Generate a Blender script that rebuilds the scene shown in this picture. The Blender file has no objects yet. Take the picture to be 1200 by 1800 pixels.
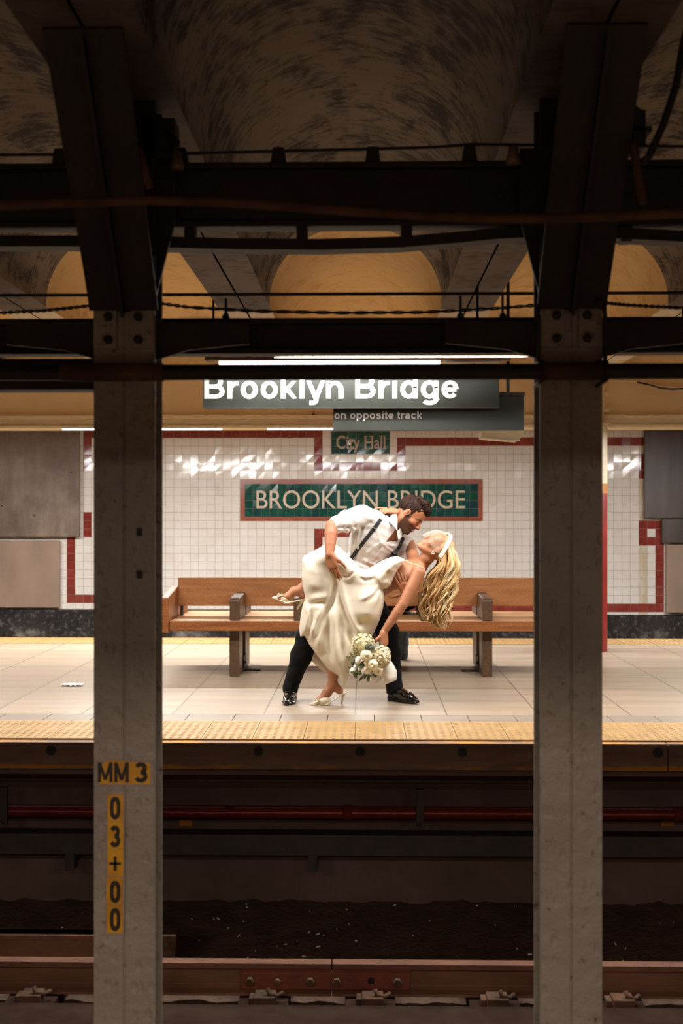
import bpy, math, random
import numpy as np
from mathutils import Vector, Matrix

random.seed(7); np.random.seed(7)
scene = bpy.context.scene
COL = scene.collection
PI = math.pi

# ------------------------------------------------------------------ camera, world, exposure
FPX, CX, HORIZON, H = 2040.0, 600.0, 908.0, 1.32     # focal length in px of the 1200x1800 frame, eye height over the platform
YAW = math.radians(1.12)
cam_data = bpy.data.cameras.new('camera'); cam = bpy.data.objects.new('camera', cam_data); COL.objects.link(cam)
cam.location = (0, 0, H); cam.rotation_euler = (PI/2, 0, YAW)
cam_data.sensor_fit = 'HORIZONTAL'; cam_data.sensor_width = 24.0
cam_data.lens = FPX/1200*24.0
cam_data.shift_y = (HORIZON-900)/1200
cam_data.clip_start = 0.05; cam_data.clip_end = 100
cam_data.dof.use_dof = True; cam_data.dof.focus_distance = 8.2; cam_data.dof.aperture_fstop = 3.2
scene.camera = cam
scene.view_settings.view_transform = 'Standard'; scene.view_settings.look = 'None'
scene.view_settings.exposure = 0.0; scene.view_settings.gamma = 1.0
scene.view_settings.use_curve_mapping = False
scene.cycles.use_denoising = True
scene.cycles.max_bounces = 8; scene.cycles.diffuse_bounces = 5; scene.cycles.glossy_bounces = 3
scene.cycles.sample_clamp_indirect = 6.0; scene.cycles.caustics_reflective = False; scene.cycles.caustics_refractive = False
world = bpy.data.worlds.new('world'); scene.world = world; world.use_nodes = True
world.node_tree.nodes['Background'].inputs[0].default_value = (0.55, 0.42, 0.32, 1)
world.node_tree.nodes['Background'].inputs[1].default_value = 0.012

LAMP, COOL, WARM = (1.0, 0.95, 0.89), (1.0, 0.98, 0.95), (1.0, 0.80, 0.63)
P_NEAR_ROW, P_EDGE_ROW, P_FAR_ROW, P_OWN_ROW = 27.0, 62.0, 148.0, 66.0     # watts of one tube in each row

_a = Vector((-math.sin(YAW), math.cos(YAW), 0)); _r = Vector((math.cos(YAW), math.sin(YAW), 0))
def at(px, py, Y):                    # the point at distance Y that the photograph shows at pixel (px, py)
    d = _a + _r*((px-CX)/FPX) + Vector((0, 0, (HORIZON-py)/FPX))
    return Vector((0, 0, H)) + d*(Y/d.y)
def X_(px, Y): return at(px, HORIZON, Y).x
def Z_(py, Y, px=600): return at(px, py, Y).z
def to_px(X, Y, Z):
    v = Vector((X, Y, Z-H)); k = v.dot(_a)
    return CX+FPX*v.dot(_r)/k, HORIZON-FPX*v.z/k
def floor_Y(py): return FPX*H/(py-HORIZON)

# ------------------------------------------------------------------ materials
def lin(c):
    if isinstance(c, str):
        c = c.lstrip('#'); c = [int(c[i:i+2], 16)/255 for i in (0, 2, 4)]
        c = [x/12.92 if x <= 0.04045 else ((x+0.055)/1.055)**2.4 for x in c]
    return (c[0], c[1], c[2], 1)
class NT:
    def __init__(s, name):
        s.m = bpy.data.materials.new(name); s.m.use_nodes = True
        s.t = s.m.node_tree; s.n = s.t.nodes; s.l = s.t.links; s.b = s.n['Principled BSDF']
    def node(s, typ, **kw):
        n = s.n.new(typ)
        for k, v in kw.items():
            if k in n.inputs: n.inputs[k].default_value = v
            else: setattr(n, k, v)
        return n
    def link(s, a, b): s.l.new(a, b)
    def coords(s, scale=(1, 1, 1), rot=(0, 0, 0)):
        tc = s.node('ShaderNodeTexCoord'); mp = s.node('ShaderNodeMapping')
        mp.inputs['Scale'].default_value = scale; mp.inputs['Rotation'].default_value = rot
        s.link(tc.outputs['Object'], mp.inputs['Vector']); return mp.outputs['Vector']
    def noise(s, vec, scale, detail=4, rough=0.55, dist=0.0):
        n = s.node('ShaderNodeTexNoise', Scale=scale, Detail=detail, Roughness=rough, Distortion=dist)
        s.link(vec, n.inputs['Vector']); return n.outputs['Fac']
    def ramp(s, fac, stops, interp='LINEAR'):
        r = s.node('ShaderNodeValToRGB'); e = r.color_ramp.elements; r.color_ramp.interpolation = interp
        while len(e) < len(stops): e.new(0.5)
        for i, (p, c) in enumerate(stops): e[i].position = p; e[i].color = lin(c)
        s.link(fac, r.inputs['Fac']); return r.outputs['Color']
    def mix(s, fac, a, b, mode='MIX'):
        n = s.node('ShaderNodeMix', data_type='RGBA', blend_type=mode)
        for v, i in ((fac, 0), (a, 6), (b, 7)):
            if isinstance(v, (int, float)): n.inputs[i].default_value = v
            elif isinstance(v, (tuple, list, str)): n.inputs[i].default_value = lin(v)
            else: s.link(v, n.inputs[i])
        return n.outputs[2]
    def math(s, op, a, b=None, clamp=False):
        n = s.node('ShaderNodeMath', operation=op, use_clamp=clamp)
        for v, i in ((a, 0), (b, 1)):
            if v is None: continue
            if isinstance(v, (int, float)): n.inputs[i].default_value = v
            else: s.link(v, n.inputs[i])
        return n.outputs[0]
    def bump(s, height, strength=0.3, dist=0.01):
        n = s.node('ShaderNodeBump', Strength=strength, Distance=dist)
        s.link(height, n.inputs['Height']); s.link(n.outputs['Normal'], s.b.inputs['Normal'])
    def color(s, c):
        if isinstance(c, (tuple, list, str)): s.b.inputs['Base Color'].default_value = lin(c)
        else: s.link(c, s.b.inputs['Base Color'])
    def rough(s, r):
        if isinstance(r, (int, float)): s.b.inputs['Roughness'].default_value = r
        else: s.link(r, s.b.inputs['Roughness'])
def simple(name, c1, c2=None, rough=0.6, scale=6, stretch=(1, 1, 1), metallic=0.0, bump=0.0, bscale=None, spec=0.5, sheen=0, detail=5, lo=0.35, hi=0.68, bdist=0.01, coat=0):
    t = NT(name); v = t.coords(stretch)
    n = t.noise(v, scale, detail)
    t.color(t.ramp(n, [(lo, c1), (hi, c2 or c1)])); t.rough(rough)
    t.b.inputs['Metallic'].default_value = metallic; t.b.inputs['Specular IOR Level'].default_value = spec
    if sheen: t.b.inputs['Sheen Weight'].default_value = sheen
    if coat: t.b.inputs['Coat Weight'].default_value = coat
    if bump: t.bump(t.noise(v, bscale or scale*4, 4), bump, bdist)
    return t.m
M = {}
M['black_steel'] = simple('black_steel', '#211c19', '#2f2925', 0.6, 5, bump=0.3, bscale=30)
M['rust_steel'] = simple('rust_steel', '#4a3a2f', '#6e5140', 0.8, 7, bump=0.4, bscale=40, spec=.15)
def column_paint():
    t = NT('column_paint'); v = t.coords()
    big = t.noise(v, 2.2, 5); fine = t.noise(v, 26, 6, 0.6)
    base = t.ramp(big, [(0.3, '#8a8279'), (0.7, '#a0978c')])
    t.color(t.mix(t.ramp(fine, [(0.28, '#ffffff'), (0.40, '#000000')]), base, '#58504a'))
    t.rough(0.55)
    vv = t.node('ShaderNodeTexVoronoi', Scale=22.0); t.link(t.coords((1, 1, .55)), vv.inputs['Vector'])
    hsum = t.math('ADD', t.math('MULTIPLY', t.noise(v, 14, 3), 1.0), t.math('MULTIPLY', t.ramp(vv.outputs['Distance'], [(0.10, '#000000'), (0.30, '#ffffff')]), 0.35))
    t.bump(hsum, 0.8, 0.016)
    return t.m
M['column_paint'] = column_paint()
M['cream_paint'] = simple('cream_paint', '#e6cea4', '#eed9b2', 0.6, 3, bump=0.25, bscale=50)
M['cream_light'] = simple('cream_light', '#dccba8', '#e6d8b8', 0.5, 8, (1, 1, 3), bump=0.2, bscale=40)
M['white_enamel'] = simple('white_enamel', '#d8d4cc', '#e4e0d8', 0.4, 4)
M['lip_cream'] = simple('lip_cream', '#8f8270', '#9c8f7c', 0.6, 6)
M['brown_housing'] = simple('brown_housing', '#7c6650', '#8d7458', 0.5, 6)
M['red_paint'] = simple('red_paint', '#7d2018', '#93281d', 0.45, 9, bump=0.2)
M['orange_paint'] = simple('orange_paint', '#b06a1c', '#bf7a26', 0.5, 9)
M['sign_green_black'] = simple('sign_green_black', '#2b2f2a', '#343833', 0.35, 5, spec=0.5)
M['sign_white'] = simple('sign_white', '#e8e6e0', '#f2f0ea', 0.35, 5)
M['letter_cream'] = simple('letter_cream', '#c9b398', '#d6c2a8', 0.3, 20)
M['letter_tan'] = simple('letter_tan', '#a58a68', '#b89c78', 0.3, 20)
M['tile_white'] = simple('tile_white', '#e2dad0', '#e9e2d9', 0.10, 3, spec=0.5)
M['tile_white_b'] = simple('tile_white_b', '#ded5ca', '#e6ded4', 0.12, 3, spec=0.5)
M['tile_stained'] = simple('tile_stained', '#c9b392', '#d8cdbd', 0.14, 18, (1, 1, .3))
M['tile_red'] = simple('tile_red', '#86352c', '#94423a', 0.10, 8, spec=0.55)
M['tile_red_b'] = simple('tile_red_b', '#7a2f27', '#8a3a30', 0.12, 8, spec=0.55)
M['border_terracotta'] = simple('border_terracotta', '#8f4c38', '#9c5844', 0.2, 12)
M['tile_green'] = simple('tile_green', '#0e4438', '#17564a', 0.10, 9, spec=0.6)
M['tile_green_b'] = simple('tile_green_b', '#123a3c', '#1d5250', 0.09, 9, spec=0.6)
M['grout'] = simple('grout', '#9a8976', '#ab9a88', 0.9, 12)
def base_concrete():
    t = NT('base_concrete'); v = t.coords()
    n = t.noise(v, 1.7, 6, 0.65); f = t.noise(v, 16, 5, 0.7)
    c = t.ramp(n, [(0.45, '#1c1714'), (0.60, '#332c28'), (0.70, '#7d756c')])
    t.color(t.mix(t.ramp(f, [(0.52, '#000000'), (0.66, '#ffffff')]), c, t.mix(0.22, c, '#b5ada2'))); t.rough(0.85); t.bump(f, 0.4)
    return t.m
M['base_concrete'] = base_concrete()
M['dark_concrete'] = simple('dark_concrete', '#5e4a41', '#6e5850', 0.85, 2.5, bump=0.4, bscale=14)
M['track_bed'] = simple('track_bed', '#54433a', '#68554a', 0.95, 5, bump=0.6, bscale=30, bdist=0.02, spec=.03)
M['tie_concrete'] = simple('tie_concrete', '#32251e', '#3d2f27', 0.95, 6, bump=0.4, spec=0.05)
def panel_metal():
    t = NT('panel_metal'); v = t.coords((1, 1, .25)); w = t.coords()
    streak = t.noise(v, 5, 6, .6); spot = t.noise(w, 1.6, 5, .6)
    c = t.ramp(streak, [(0.3, '#70594a'), (0.5, '#84705f'), (0.7, '#95816e')])
    t.color(t.mix(t.ramp(spot, [(0.35, '#ffffff'), (0.6, '#000000')]), c, '#5f4c40')); t.rough(0.5); t.bump(streak, 0.08)
    return t.m
M['panel_metal'] = panel_metal()
M['panel_metal_lower'] = simple('panel_metal_lower', '#8f7764', '#a48a76', 0.45, 2.2, (1, 1, .5), bump=0.05)
M['panel_metal_dark'] = simple('panel_metal_dark', '#40352f', '#5a4c44', 0.4, 6, (1, 1, .2), bump=0.1)
def platform_floor():
    t = NT('platform_tile'); tc = t.node('ShaderNodeTexCoord')
    mp = t.node('ShaderNodeMapping'); t.link(tc.outputs['Object'], mp.inputs['Vector'])
    mp.inputs['Location'].default_value = (0.06, -7.72, 0)
    br = t.node('ShaderNodeTexBrick', offset=0.0, Scale=1.0)
    br.inputs['Brick Width'].default_value = 0.61; br.inputs['Row Height'].default_value = 0.61
    br.inputs['Mortar Size'].default_value = 0.005; br.inputs['Mortar Smooth'].default_value = 0.2
    br.inputs['Bias'].default_value = 0.0
    br.inputs['Color1'].default_value = lin('#978672'); br.inputs['Color2'].default_value = lin('#a1907c'); br.inputs['Mortar'].default_value = lin('#4c4038')
    t.link(mp.outputs['Vector'], br.inputs['Vector'])
    v = t.coords((.25, 2.2, 1)); n = t.noise(v, 3.2, 6, .6); w = t.coords(); sp = t.noise(w, 1.3, 4)
    c = t.mix(t.ramp(n, [(0.42, '#000000'), (0.75, '#ffffff')]), br.outputs['Color'], '#857766')
    c = t.mix(t.ramp(sp, [(0.5, '#000000'), (0.75, '#8a8a8a')]), c, '#857868')
    t.color(c); t.rough(t.math('ADD', t.math('MULTIPLY', n, 0.25), 0.28))
    t.bump(br.outputs['Fac'], -0.25, 0.004)
    return t.m
M['platform_tile'] = platform_floor()
M['edge_tile'] = simple('edge_tile', '#7d7266', '#887c70', 0.4, 5, (.4, 2, 1))
M['tactile'] = simple('tactile', '#957546', '#a08050', 0.5, 7, bump=0.1)
M['rub_board'] = None
def rub_board():
    t = NT('rub_board'); v = t.coords((.35, 1, 2.2)); n = t.noise(v, 6, 7, .7); m = t.noise(t.coords((.2, 1, 1)), 2.4, 4)
    base = t.ramp(t.noise(v, 9, 5), [(0.3, '#6a5344'), (0.7, '#836650')])
    tc = t.node('ShaderNodeTexCoord'); sx = t.node('ShaderNodeSeparateXYZ'); t.link(tc.outputs['Object'], sx.inputs[0])
    top = t.ramp(t.math('MULTIPLY', t.math('ADD', sx.outputs['Z'], 0.03), 34, True), [(0.0, '#000000'), (0.9, '#ffffff')])
    bot = t.ramp(t.math('MULTIPLY', t.math('SUBTRACT', -0.100, sx.outputs['Z']), 22, True), [(0.0, '#000000'), (1, '#ffffff')])
    e = t.math('ADD', t.math('MULTIPLY', t.math('MULTIPLY', bot, m), 0.62), t.math('MULTIPLY', top, 0.36))
    k = t.ramp(t.math('ADD', n, e), [(0.80, '#000000'), (0.92, '#ffffff')])
    t.color(t.mix(k, base, '#b07a26')); t.rough(0.75); t.bump(n, .3)
    return t.m
M['rub_board'] = rub_board()
def wood(name, dark, light, grain=(0.5, 6, 6), speck=0.5):
    t = NT(name); v = t.coords(grain); n = t.noise(v, 5, 6, .6, .6); f = t.noise(t.coords((5, 20, 20)), 14, 4, .7)
    c = t.ramp(n, [(0.3, dark), (0.68, light)])
    t.color(t.mix(t.ramp(f, [(0.5, '#000000'), (0.72, '#ffffff')]), c, t.mix(speck, c, '#d8a468'))); t.rough(0.42); t.bump(n, .12)
    return t.m
M['wood_back'] = wood('wood_back', '#93592f', '#b07440', speck=.6)
M['wood_seat'] = wood('wood_seat', '#a87a4e', '#cfa476', (0.6, 5, 5))
M['wood_front'] = wood('wood_front', '#683515', '#8f5426', (0.5, 9, 9), .3)
M['wood_dark'] = wood('wood_dark', '#3c2a1e', '#533b28', (4, 4, .6), .2)
M['rail_rust'] = simple('rail_rust', '#6a4636', '#825844', 0.6, 8, (.4, 1, 1), bump=0.3)
M['rail_head'] = simple('rail_head', '#6b4b38', '#7d5a44', 0.35, 8, (.3, 1, 1), metallic=0.3)
M['rail_red'] = simple('rail_red', '#6e3325', '#7f4030', 0.6, 9, bump=0.3)
M['pipe_red'] = simple('pipe_red', '#5c1f18', '#6e2a20', 0.8, 7, bump=0.2, spec=.2)
M['duct_grey'] = simple('duct_grey', '#342f2c', '#403a36', 0.6, 5, bump=0.2)
M['plate_yellow'] = simple('plate_yellow', '#dca022', '#c0862c', 0.5, 9, lo=.42, hi=.6)
M['plate_worn'] = simple('plate_worn', '#8f8078', '#a5968c', 0.55, 16)
M['ink'] = simple('ink', '#211c18', '#332b24', 0.6, 20)
M['black_plastic'] = simple('black_plastic', '#151312', '#1d1b19', 0.5, 8)
M['paper'] = simple('paper', '#e8e4dc', '#f2efe8', 0.8, 8)
def emis(name, col, s):
    t = NT(name); t.b.inputs['Base Color'].default_value = lin('#ffffff')
    t.b.inputs['Emission Color'].default_value = (*col, 1); t.b.inputs['Emission Strength'].default_value = s; return t.m
M['tube_lit'] = emis('tube_lit', (0.93, 0.95, 1.0), 5.0)
M['tube_dead'] = simple('tube_dead', '#b8b0a4', '#c8c0b4', 0.3, 4)
def ceiling_mat(name, a, b, stain, lo, hi, circ=0.0):
    t = NT(name); v = t.coords((1, .6, 1)); n = t.noise(v, 4.6, 8, .72, .3); f = t.noise(t.coords((1, 2.5, 1)), 9, 6, .7)
    big = t.noise(t.coords(), .8, 3)
    base = t.ramp(big, [(0.3, a), (0.7, b)])
    k = t.ramp(t.math('ADD', t.math('MULTIPLY', n, .6), t.math('MULTIPLY', f, .4)), [(lo, '#ffffff'), (hi, '#000000')])
    t.color(t.mix(k, base, stain)); t.rough(0.85); t.bump(f, .3, .01)
    return t.m
M['vault_bare'] = ceiling_mat('vault_bare', '#75695d', '#877a6c', '#332922', 0.43, 0.53)
M['vault_paint'] = ceiling_mat('vault_paint', '#cfae78', '#dabb88', '#bd9a62', 0.36, 0.5)
M['soffit_bare'] = ceiling_mat('soffit_bare', '#5d524a', '#6b5f56', '#3a312b', 0.38, 0.5)
M['soffit_paint'] = ceiling_mat('soffit_paint', '#cbbba4', '#d8cab4', '#a38f76', 0.34, 0.46)

# ------------------------------------------------------------------ mesh helpers
class MB:
    def __init__(s): s.v = []; s.f = []; s.mi = []; s.k = 0
    def add(s, vs, fs, mi=None):
        o = len(s.v); s.v += [tuple(p) for p in vs]
        for f in fs: s.f.append(tuple(i+o for i in f)); s.mi.append(s.k if mi is None else mi)
        return s
    def box(s, x0, x1, y0, y1, z0, z1, mi=None):
        vs = [(x, y, z) for z in (z0, z1) for y in (y0, y1) for x in (x0, x1)]
        return s.add(vs, [(0, 2, 3, 1), (4, 5, 7, 6), (0, 1, 5, 4), (2, 6, 7, 3), (0, 4, 6, 2), (1, 3, 7, 5)], mi)
    def obox(s, c, ax, ay, az, mi=None):      # box from a centre and three half-axis vectors
        c = Vector(c); ax, ay, az = Vector(ax), Vector(ay), Vector(az)
        vs = [c+i*ax+j*ay+k*az for k in (-1, 1) for j in (-1, 1) for i in (-1, 1)]
        return s.add(vs, [(0, 2, 3, 1), (4, 5, 7, 6), (0, 1, 5, 4), (2, 6, 7, 3), (0, 4, 6, 2), (1, 3, 7, 5)], mi)
    def tube(s, pts, r, n=10, mi=None, cap=True, flat=1.0):
        pts = [Vector(p) for p in pts]; rs = r if hasattr(r, '__len__') else [r]*len(pts)
        o = len(s.v); up = None
        for i, p in enumerate(pts):
            t = (pts[min(i+1, len(pts)-1)]-pts[max(i-1, 0)]).normalized()
            if up is None:
                up = Vector((0, 0, 1)) if abs(t.z) < 0.9 else Vector((0, 1, 0))
            a = (up - t*up.dot(t)).normalized(); b = t.cross(a); up = a
            for k in range(n):
                w = 2*PI*k/n; s.v.append(tuple(p+a*(math.cos(w)*rs[i])+b*(math.sin(w)*rs[i]*flat)))
        m = s.k if mi is None else mi
        for i in range(len(pts)-1):
            for k in range(n):
                k2 = (k+1) % n; s.f.append((o+i*n+k, o+i*n+k2, o+(i+1)*n+k2, o+(i+1)*n+k)); s.mi.append(m)
        if cap:
            s.f.append(tuple(o+k for k in range(n))[::-1]); s.mi.append(m)
            e = o+(len(pts)-1)*n; s.f.append(tuple(e+k for k in range(n))); s.mi.append(m)
        return s
    def prism(s, poly, axis, a, b, mi=None):  # polygon extruded along axis ('x','y','z') from a to b
        n = len(poly)
        def P(u, v, w): return {'x': (w, u, v), 'y': (u, w, v), 'z': (u, v, w)}[axis]
        vs = [P(u, v, a) for u, v in poly]+[P(u, v, b) for u, v in poly]
        fs = [tuple(range(n)), tuple(range(2*n-1, n-1, -1))]+[(i, i+n, (i+1) % n+n, (i+1) % n) for i in range(n)]
        return s.add(vs, fs, mi)
    def dome(s, c, r, h, n=8, axis='z', mi=None, rings=2):
        c = Vector(c); vs = []; fs = []
        for j in range(rings):
            w = j/rings*PI/2
            for k in range(n):
                q = 2*PI*k/n; u, v, z = math.cos(q)*r*math.cos(w), math.sin(q)*r*math.cos(w), h*math.sin(w)
                vs.append(c+(Vector((u, v, z)) if axis == 'z' else Vector((u, -z, v))))
        vs.append(c+(Vector((0, 0, h)) if axis == 'z' else Vector((0, -h, 0))))
        for j in range(rings-1):
            for k in range(n): fs.append((j*n+k, j*n+(k+1) % n, (j+1)*n+(k+1) % n, (j+1)*n+k))
        for k in range(n): fs.append(((rings-1)*n+k, (rings-1)*n+(k+1) % n, rings*n))
        return s.add(vs, fs, mi)
    def build(s, name, mat, parent=None, bevel=0.0, smooth=False, recalc=True, seg=2):
        me = bpy.data.meshes.new(name); me.from_pydata(s.v, [], s.f)
        mats = mat if isinstance(mat, (list, tuple)) else [mat]
        for m in mats: me.materials.append(M[m] if isinstance(m, str) else m)
        if len(mats) > 1: me.polygons.foreach_set('material_index', s.mi)
        if recalc:
            import bmesh
            bm = bmesh.new(); bm.from_mesh(me); bmesh.ops.recalc_face_normals(bm, faces=bm.faces)
            if bevel:
                ed = [e for e in bm.edges if len(e.link_faces) == 2 and e.calc_face_angle(0) > 0.6]
                bmesh.ops.bevel(bm, geom=ed, offset=bevel, segments=seg, affect='EDGES', profile=0.5, clamp_overlap=True)
            bm.to_mesh(me); bm.free()
        if smooth: me.polygons.foreach_set('use_smooth', [True]*len(me.polygons))
        me.update()
        o = bpy.data.objects.new(name, me); COL.objects.link(o)
        if parent is not None: attach(o, parent)
        return o
def attach(o, parent):
    o.parent = parent
    o.matrix_parent_inverse = Matrix.Translation(-parent.location)   # parts are meshed in world coordinates
def tag(o, label, cat, group=None, kind=None):
    o['label'] = label; o['category'] = cat
    if group: o['group'] = group
    if kind: o['kind'] = kind
    return o
def thing(name, label, cat, loc=(0, 0, 0), group=None, kind='thing'):
    o = bpy.data.objects.new(name, None); COL.objects.link(o); o.location = loc; o.empty_display_size = 0.1
    return tag(o, label, cat, group, kind)
def struct(o, label=None, cat=None):
    o['kind'] = 'structure'
    if label: o['label'] = label
    if cat: o['category'] = cat
    return o
def copy_tree(o, parent=None):
    c = o.copy(); COL.objects.link(c)
    if parent is not None: c.parent = parent
    for ch in list(o.children): copy_tree(ch, c)
    return c
_font_cache = {}
def text_obj(name, s, mat, x0, x1, zbase, zcap, Y, depth=0.003, bold=0.0, parent=None, shear=0):
    """lettering whose left and right ends, baseline and cap height are given, standing in the plane y = Y, facing -y"""
    cu = bpy.data.curves.new(name, 'FONT'); cu.body = s; cu.size = 1.0; cu.offset = bold; cu.extrude = 0.0; cu.shear = shear
    tmp = bpy.data.objects.new(name+'_t', cu); COL.objects.link(tmp)
    cb = bpy.data.curves.new(name, 'FONT'); cb.body = 'B'; cb.size = 1.0; cb.offset = bold
    tb = bpy.data.objects.new('tb', cb); COL.objects.link(tb)
    dg = bpy.context.evaluated_depsgraph_get(); dg.update()
    me = bpy.data.meshes.new_from_object(tmp.evaluated_get(dg)); mb = bpy.data.meshes.new_from_object(tb.evaluated_get(dg))
    xs = [v.co.x for v in me.vertices]; cy = [v.co.y for v in mb.vertices]
    sx = (x1-x0)/(max(xs)-min(xs)); sz = (zcap-zbase)/(max(cy)-min(cy)); bx = min(xs); bz = min(cy)
    import bmesh
    bm = bmesh.new(); bm.from_mesh(me)
    for v in bm.verts: v.co = Vector((x0+(v.co.x-bx)*sx, Y, zbase+(v.co.y-bz)*sz))
    r = bmesh.ops.extrude_face_region(bm, geom=list(bm.faces))
    for e in r['geom']:
        if isinstance(e, bmesh.types.BMVert): e.co.y -= depth
    bmesh.ops.recalc_face_normals(bm, faces=bm.faces)
    bm.to_mesh(me); bm.free(); me.materials.clear(); me.materials.append(M[mat])
    for p in me.polygons: p.use_smooth = False; p.material_index = 0
    for t in (tmp, tb): bpy.data.objects.remove(t)
    for c in (cu, cb): bpy.data.curves.remove(c)
    bpy.data.meshes.remove(mb)
    me.name = name
    o = bpy.data.objects.new(name, me); COL.objects.link(o)
    if parent is not None: attach(o, parent)
    return o
XL, XR = -6.5, 6.5
# ------------------------------------------------------------------ stroke lettering: bold grotesque letters built from thick strokes
def _arc(cx, cy, rx, ry, a0, a1, n=20):
    return [(cx+rx*math.cos(math.radians(a0+(a1-a0)*i/n)), cy+ry*math.sin(math.radians(a0+(a1-a0)*i/n))) for i in range(n+1)]
XH = 0.735
_bowl = lambda cx: _arc(cx, .3675, .255, .29, 0, 360, 36)
GLYPH = {   # advance, strokes (centre lines, cap height 1)
 'B': (.97, [[(.16, 0), (.16, 1)], [(.16, .91)]+_arc(.52, .71, .22, .20, 90, -90)+[(.16, .51)], [(.16, .51), (.5, .51)]+_arc(.54, .30, .26, .21, 90, -90)+[(.16, .09)]]),
 'r': (.54, [[(.15, 0), (.15, XH)], [(.15, .36)]+_arc(.46, .36, .29, .28, 170, 92, 10)+[(.52, .64)]]),
 'o': (.83, [_bowl(.41)]),
 'k': (.76, [[(.15, 0), (.15, 1)], [(.12, .20), (.62, .78)], [(.31, .40), (.64, -.04)]]),
 'l': (.36, [[(.18, 0), (.18, 1)]]),
 'i': (.36, [[(.18, 0), (.18, XH)], [(.18, .84), (.18, 1)]]),
 'y': (.76, [[(.08, .78), (.385, .02)], [(.68, .78), (.40, .02)]+_arc(.27, -.02, .13, .16, 0, -90, 8)+[(.12, -.18)]]),
 'n': (.83, [[(.15, 0), (.15, XH)], [(.15, .36)]+_arc(.405, .38, .255, .27, 180, 0)+[(.66, 0)]]),
 'd': (.85, [_bowl(.40), [(.67, 0), (.67, 1)]]),
 'p': (.85, [_bowl(.44), [(.17, -.25), (.17, XH)]]),
 'g': (.85, [_bowl(.40), [(.67, XH), (.67, -.02)]+_arc(.41, -.02, .26, .175, 0, -150, 14)]),
 'e': (.79, [_arc(.40, .3675, .255, .29, 0, 320, 34), [(.17, .355), (.66, .355)]]),
 's': (.75, [_arc(.365, .545, .20, .125, 20, 180, 12)+_arc(.365, .545, .20, .14, 180, 262, 8)+_arc(.38, .225, .21, .17, 78, 0, 8)+_arc(.37, .225, .22, .155, 0, -160, 14)]),
 't': (.46, [[(.22, .93), (.22, .2)]+_arc(.34, .2, .12, .12, 180, 270, 8)+[(.42, .08)], [(.02, .655), (.42, .655)]]),
 'a': (.79, [_arc(.37, .52, .20, .14, 170, 0, 14)+[(.57, .14), (.62, 0)], [(.57, .41), (.40, .40)]+_arc(.31, .235, .18, .165, 90, 330, 18)+[(.57, .25)]]),
 'c': (.77, [_arc(.40, .3675, .255, .29, 42, 318, 30)]),
 'M': (1.0, [[(.15, 0), (.15, 1)], [(.85, 0), (.85, 1)], [(.15, 1.02), (.5, .12)], [(.85, 1.02), (.5, .12)]]),
 '0': (.78, [_arc(.39, .66, .24, .25, 0, 180, 16)+_arc(.39, .34, .24, .25, 180, 360, 16)+[(.63, .66)]]),
 '3': (.78, [_arc(.38, .71, .22, .20, 160, -80, 20)+[(.36, .51)], [(.36, .51)]+_arc(.38, .30, .25, .21, 80, -160, 22)]),
 ' ': (.36, [])}
def stroke_text(name, s, mat, x0, x1, zbase, zcap, Y, depth=.003, w=.19, parent=None, hs=None):
    """bold lettering facing -y, its ends, baseline and cap height given"""
    quads = []; pen = 0.0; lo, hi = 9, -9
    for ch in s:
        adv, strokes = GLYPH[ch]
        for st in strokes:
            n = len(st); L = []; R = []
            closed = math.hypot(st[0][0]-st[-1][0], st[0][1]-st[-1][1]) < 1e-3 and n > 4
            for i in range(n):
                a = st[(i-1) % (n-1) if closed else max(i-1, 0)]; b = st[(i+1) % (n-1) if closed else min(i+1, n-1)]
                if closed and i in (0, n-1): a, b = st[n-2], st[1]
                dx, dz = b[0]-a[0], b[1]-a[1]; d = math.hypot(dx, dz) or 1
                k = 1.0
                if 0 < i < n-1 and not closed:
                    d1 = (st[i][0]-st[i-1][0], st[i][1]-st[i-1][1]); l1 = math.hypot(*d1) or 1
                    k = min(1.6, 1/max(.3, abs((d1[0]*dx+d1[1]*dz)/(l1*d))))
                h = w/2*k; q = .86 if abs(dx) > abs(dz) else 1.0       # level strokes a little thinner
                nx, nz = -dz/d*h, dx/d*h*q
                L.append((st[i][0]+nx, st[i][1]+nz)); R.append((st[i][0]-nx, st[i][1]-nz))
            top = 1.0 if max(p[1] for p in st) > .8 else XH+.012
            bot = -.012 if min(p[1] for p in st) > -.06 else -.3
            c = lambda p: (p[0]+pen, min(top, max(bot, p[1])))
            for i in range(n-1): quads.append((c(L[i]), c(L[i+1]), c(R[i+1]), c(R[i])))
        pen += adv
    xs = [p[0] for q in quads for p in q]; lo, hi = min(xs), max(xs)
    sx = (x1-x0)/(hi-lo); sz = zcap-zbase; b = MB(); j = 0
    for q in quads:
        f = [(x0+(p[0]-lo)*sx, Y-depth-(j % 7)*2e-5, zbase+p[1]*sz) for p in q]; k = [(x, Y, z) for x, y, z in f]; j += 1
        b.add(f+k, [(0, 1, 2, 3), (0, 4, 5, 1), (1, 5, 6, 2), (2, 6, 7, 3), (3, 7, 4, 0)])
    o = b.build(name, mat, parent); return o
# ------------------------------------------------------------------ the setting
YW, P = 15.2, 0.1085                       # the tiled wall and its tile pitch
Y_EDGE, Y_FAR = 6.86, 12.58                # the two edges of the island platform
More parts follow.
